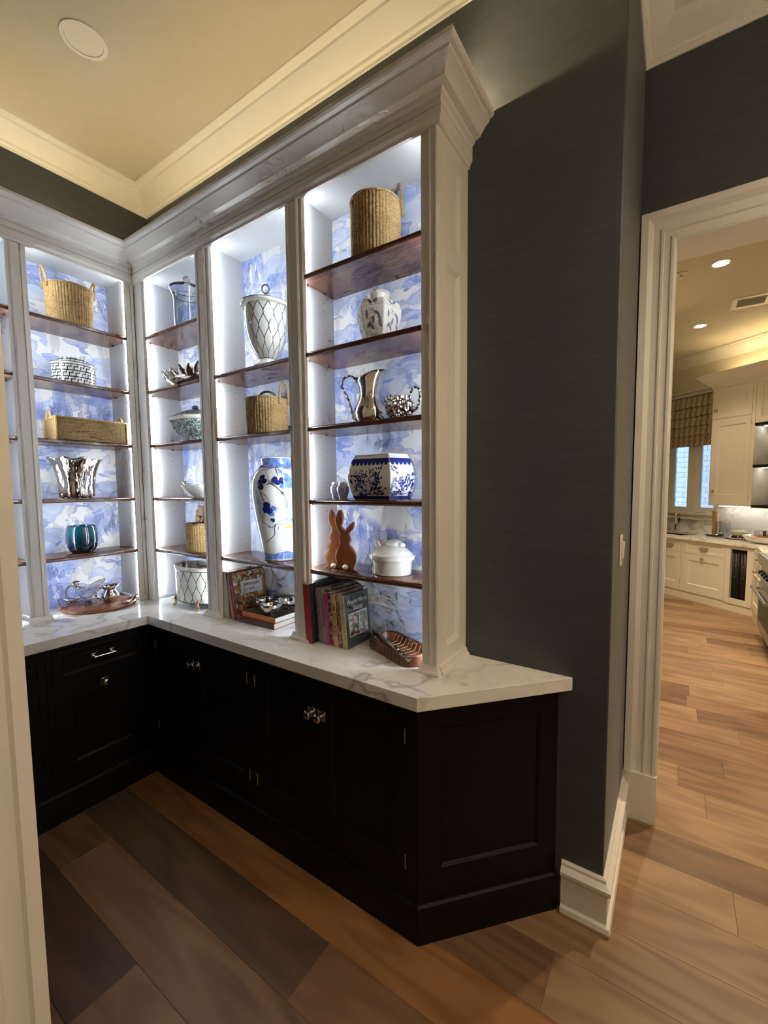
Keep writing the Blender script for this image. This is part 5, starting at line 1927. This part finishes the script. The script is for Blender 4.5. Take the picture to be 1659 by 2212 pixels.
# run turning toward the viewer
rc = thing('kitchen_drawer_cabinet', 'cream kitchen cabinet with two pulls, left of the steel range', 'cabinet', (0, 0, 0), world=True)
XF = 3.245
MB().box(XF + .02, 4.56, .10, XW - .002, 5.44, ZKB).build('body', M['kwhite'], rc)
MB().box(XF + .012, 4.56, 0, XW - .1, 5.44, .118).build('plinth', M['kwhite'], rc)
rot_ = lambda p: (XF + p.y, 5.44 - p.x, p.z)     # along the run toward the viewer
for z0, z1, zk in ((.690, .838, .765), (.515, .684, .602)):
    d = shaker(.02, .88, z0, z1, (.06, .84, z0 + .03, z1 - .03), 0).xf(rot_).build('drawer', M['kwhite'], rc, smooth=0)
    m = MB().tube([(XF - .026, 5.02 + .14 * (zk < .7) - .05, zk), (XF - .026, 5.02 + .14 * (zk < .7) + .05, zk)], .009, 8).tube([(XF, 5.02 + .14 * (zk < .7), zk), (XF - .026, 5.02 + .14 * (zk < .7), zk)], .008, 8)
    m.build('pull', M['pewter'], d)
d = shaker(.02, .88, .125, .508, (.10, .80, .215, .44), 0).xf(rot_).build('door', M['kwhite'], rc, smooth=0)

rg_ = thing('range_cooker', 'stainless steel range at the right edge of the kitchen', 'range', (3.55, 4.1, 0), world=True)
MB().box(3.20, 3.64, .10, XW - .01, 4.555, .915).build('body', M['steel'], rg_, bevel=.006)
MB().box(3.185, 3.66, .16, 3.20, 4.54, .62).build('oven_door', M['steel'], rg_, bevel=.004)
MB().box(3.18, 3.74, .24, 3.186, 4.46, .52).build('oven_glass', M['black'], rg_)
hb = MB().tube([(3.13, 3.68, .555), (3.13, 4.53, .555)], .016, 14)
for y in (3.74, 4.47):
    hb.tube([(3.19, y, .555), (3.13, y, .555)], .009, 8)
hb.build('handle', M['steel'], rg_)
for y in (4.48, 4.34, 4.20, 4.06):
    MB().lathe([(0, 0), (.022, 0), (.020, .03), (0, .032)], 16).xf(lambda p, y=y: (3.20 - p.z, y + p.x, .72 + p.y)).build('control_knob', M['black'], rg_)
MB().box(3.17, 3.64, .80, 3.20, 4.555, .915).build('front_rail', M['steel'], rg_, bevel=.008)

# kitchen countertop: polygon with a sink opening, built from slabs
ct = MB()
P = [kp_(-.02, .03), kp_(1.05, .03), kp_(1.05, -.604), kp_(-.312, -.604)]


def slab(pts, z0=ZKB, z1=.895):
    ct.prism([(p[0], p[1]) for p in pts], z0, z1)


slab([kp_(1.02, .03), kp_(-.012, .03), kp_(-.312, -.604), kp_(1.02, -.604)][::-1])
slab([kp_(1.62, .03), kp_(1.02, .03), kp_(1.02, -.06), kp_(1.62, -.06)][::-1])
slab([kp_(1.62, -.48), kp_(1.02, -.48), kp_(1.02, -.604), kp_(1.62, -.604)][::-1])
c0 = kp_(-.012, .03)
slab([(c0[0], c0[1]), (3.215, 4.56), (XW - .002, 4.56), kp_(-.312, -.604)])
tag(ct.build('kitchen_countertop', M['marble']), 'white marble worktop around the kitchen sink', 'countertop')
MB_ = MB().box(-.30, -.62, .895, .93, -.605, 1.335).box(.93, -.62, .895, 1.9, -.605, 1.088)
struct(MB_.xf(kt).build('wall_backsplash', M['marble']), 'white marble backsplash with grey veins')

sk = kthing('kitchen_sink', 'dark undermount sink in the kitchen worktop', 'sink', 1.32, -.27, .60)
m = MB()
for (a, z) in ():
    pass
m.box(-.29, -.20, 0, .29, .20, .012).box(-.30, -.205, 0, -.29, .205, .262).box(.29, -.205, 0, .30, .205, .262).box(-.29, -.21, 0, .29, -.20, .262).box(-.29, .20, 0, .29, .21, .262)
m.build('basin', flat('copper_dark', (.10, .045, .03), .35, metal=.6), sk)

fc = kthing('faucet', 'chrome kitchen faucet with a black lever under the window', 'faucet', 1.52, -.55, .895)
MB().lathe([(.026, 0), (.026, .010), (.017, .016), (.016, .10), (.019, .11), (.019, .14), (.016, .15), (.016, .235), (.020, .24), (.020, .26), (.012, .285), (0, .29)], 20).build('column', M['chrome'], fc)
MB().tube(spline([(0, 0, .215), (.02, .06, .225), (.045, .12, .225), (.062, .15, .20), (.064, .155, .165)], 5), .012, 10).build('spout', M['chrome'], fc)
MB().tube(spline([(0, 0, .12), (-.04, .03, .105), (-.085, .05, .11), (-.10, .055, .145)], 5), .008, 8).build('lever_arm', M['chrome'], fc)
MB().tube([(-.10, .055, .14), (-.104, .057, .215)], [.009, .013], 10).build('lever', M['black'], fc)

# upper cabinet
uc = kthing('wall_cabinet', 'tall cream kitchen wall cabinet right of the window', 'cabinet', 0, 0)
MB().box(.262, -.618, 1.335, .808, -.291, 2.925).build('body', M['kwhite'], uc)
MB().box(.262, -.29, 1.335, .300, -.27, 2.925).box(.796, -.29, 1.335, .808, -.27, 2.925).box(.300, -.29, 2.912, .796, -.27, 2.925).box(.300, -.29, 1.335, .796, -.27, 1.35).box(.300, -.29, 2.505, .796, -.27, 2.512).build('face_frame', M['kwhite'], uc)
for z0, z1, r_, kz in ((2.514, 2.910, (.368, .712, 2.580, 2.852), 2.628), (1.352, 2.503, (.368, .712, 1.484, 2.412), 1.527)):
    d = kshaker(.302, .794, z0, z1, r_, -.27).build('door', M['kwhite'], uc, smooth=0)
    kknob(d, .757, kz, -.27)
    for hz in (z0 + .09, z1 - .09):
        MB().tube([(.301, -.269, hz - .03), (.301, -.269, hz + .03)], .004, 6).build('hinge', M['steel'], d)
UCR = [(0, 2.925), (.012, 2.930), (.016, 2.955), (.050, 2.985), (.105, 3.045), (.125, 3.075), (.14, 3.08), (.145, 3.108), (0, 3.108)]
cp_ = MB().sweep([(.808, -.60), (.808, -.27), (.262, -.27), (-.24, -.27)], UCR)
cp_.build('crown', M['kwhite'], uc, smooth=25)
M['kled'] = emit('shelf_led', (1, .95, .84), 16)
# open shelf unit beside it
os_ = kthing('open_shelf_unit', 'cream wall unit with black open shelves at the right edge of the kitchen', 'shelf unit', 0, 0)
MB().box(-.24, -.618, 2.39, .260, -.291, 2.925).build('upper_box', M['kwhite'], os_)
kshaker(-.238, .258, 2.392, 2.92, (-.17, .19, 2.46, 2.85), -.27).build('panel', M['kwhite'], os_, smooth=0)
MB().box(-.24, -.618, 1.335, .260, -.60, 2.39).build('back', M['kwhite'], os_)
for z0, z1 in ((1.90, 2.30), (1.42, 1.80)):
    kshaker(-.238, .258, z0, z1, (-.17, .19, z0 + .07, z1 - .07), -.582).build('back_panel', M['kwhite'], os_, smooth=0)
for z in (2.378, 1.854, 1.344):
    MB().box(-.24, -.60, z - .022, .259, -.265, z + .012).build('shelf', M['cab'], os_)
    if z > 1.5:
        MB().box(-.22, -.42, z - .028, .24, -.40, z - .0225).build('shelf_light', M['kled'], os_, smooth=0)
MB().box(-.2, -.50, 1.316, .80, -.47, 1.322).build('under_cabinet_light', emit('under_cabinet_led', (1, .95, .86), 10), os_, smooth=0)
MB().box(-.2, -.45, 3.035, .78, -.43, 3.04).build('cove_light_strip', emit('kitchen_cove_led', LED_WARM, 60), uc, smooth=0)
MB().box(-.2, -.61, 2.926, .78, -.28, 2.93).build('top', M['kwhite'], uc)

# things on the kitchen worktop
ZK = .895
t = kthing('pepper_mill', 'tall pale wooden cylinder standing in a glass dish on the kitchen worktop', 'pepper mill', .80, -.40, ZK + .014)
MB().lathe([(0, 0), (.030, 0), (.032, .01), (.030, .30), (.033, .31), (.033, .335), (.028, .34), (0, .342)], 20).build('body', M['oak'], t)
t = kthing('glass_dish', 'shallow clear glass dish under the wooden cylinder', 'dish', .80, -.40, ZK)
MB().lathe([(0, 0), (.07, 0), (.10, .012), (.115, .03), (.112, .03), (.097, .016), (.068, .006), (0, .006)], 28).build('body', M['glass'], t)
MB().lathe([(.114, .028), (.117, .031), (.114, .033)], 28).build('rim', M['silver'], t)
t = kthing('glass_canister', 'tall clear glass canister with a steel lid on the kitchen worktop', 'canister', .655, -.39, ZK)
MB().lathe([(0, .004), (.055, .004), (.058, 0), (.060, .006), (.060, .21), (.056, .212), (.056, .01), (0, .010)], 28).build('body', M['glass'], t)
MB().lathe([(.062, .208), (.064, .212), (.064, .226), (0, .23)], 28).build('lid', M['chrome'], t)
t = kthing('cake_tray', 'grey oval tray on the kitchen worktop', 'tray', .44, -.33, ZK)
MB().lathe([(0, 0), (.12, 0), (.15, .012), (.155, .022), (.15, .02), (.12, .008), (0, .006)], 36, sy=.7).build('body', M['steel'], t)
t = kthing('covered_dish', 'green-grey covered dish on dark berries on the grey tray', 'dish', .43, -.34, ZK + .012)
MB().lathe([(0, .03), (.07, .03), (.095, .05), (.10, .085), (.095, .09), (.06, .105), (0, .108)], 32, sy=.75).build('body', flat('sage_glaze', (.42, .38, .25), .3), t)
bs = MB()
for i in range(10):
    a = 2 * pi * i / 10
    bs.ball((.075 * cos(a), .055 * sin(a), .012), .014, n=8, m=6)
bs.build('berries', M['black'], t, stuff=True)
t = kthing('serving_tray', 'wide cream oval bowl with red dishes at the right end of the kitchen worktop', 'bowl', .02, -.17, ZK)
MB().lathe([(0, .004), (.10, .0), (.14, .01), (.20, .04), (.235, .085), (.240, .09), (.23, .088), (.19, .05), (.13, .022), (0, .018)], 44, sy=.72).build('body', M['cream'], t)
t = kthing('red_plate', 'red plate lying in the cream bowl', 'plate', .01, -.17, ZK + .075)
MB().lathe([(0, .004), (.08, 0), (.15, .02), (.148, .022), (.08, .006), (0, .008)], 36, sy=.72).build('body', flat('red_glaze', (.40, .05, .02), .25), t)
for i, (u, n_) in enumerate(((.10, -.16), (.05, -.20), (.0, -.15), (-.04, -.20))):
    t = kthing('drinking_glass', ('small clear tumbler at the left end of the red plate', 'second small tumbler on the red plate', 'third small tumbler on the red plate', 'small tumbler at the right end of the red plate')[i], 'glass', u, n_, ZK + .087, 'tumblers on the red plate')
    MB().lathe([(0, .003), (.022, 0), (.027, .07), (.0255, .07), (.021, .006), (0, .007)], 18).build('body', M['glass'], t)

# kitchen ceiling
downlight((2.694, 3.639), True, 'lit round recessed light in the kitchen ceiling nearest the doorway', KIT_WATT, KIT_WARM, .078, spread=1.65)
downlight((2.610, 5.35), True, 'lit round recessed light deeper in the kitchen ceiling near the window wall', KIT_WATT * .22, KIT_WARM, .078, spread=1.65)
downlight((3.30, 2.4), True, 'lit recessed kitchen light added out of sight to the right of the doorway', KIT_WATT, KIT_WARM, .078, spread=1.65)  # this lamp and the next are added out of sight for more light
downlight((2.12, 4.3), True, 'lit recessed kitchen light added out of sight to the left of the doorway', KIT_WATT * .6, KIT_WARM, .078, spread=1.65)
t = thing('fire_sprinkler', 'small white ceiling sprinkler beside the doorway edge', 'sprinkler', (2.405, 3.66, CEIL))
MB().lathe([(.045, 0), (.044, -.008), (.020, -.014), (.014, -.020), (.012, -.036), (.020, -.040), (.018, -.044), (0, -.045)], 24).build('body', M['white'], t)
t = thing('air_vent', 'square white air vent in the kitchen ceiling', 'vent', (3.03, 4.78, CEIL), 0)
for a, b, c, d in ((-.17, -.17, .17, -.12), (-.17, .12, .17, .17), (-.17, -.12, -.12, .12), (.12, -.12, .17, .12)):
    MB().box(a, b, -.010, c, d, 0).build('frame', M['white'], t, bevel=.002)
for k in range(7):
    y = -.105 + .035 * k
    MB().box(-.12, y - .014, -.008, .12, y + .014, -.006).xf(lambda p, y=y: (p.x, p.y, p.z + (p.y - y) * .25)).build('slat', M['kwall'], t, smooth=0)
MB().box(-.12, -.12, -.002, .12, .12, -.001).build('duct', M['kwall'], t)
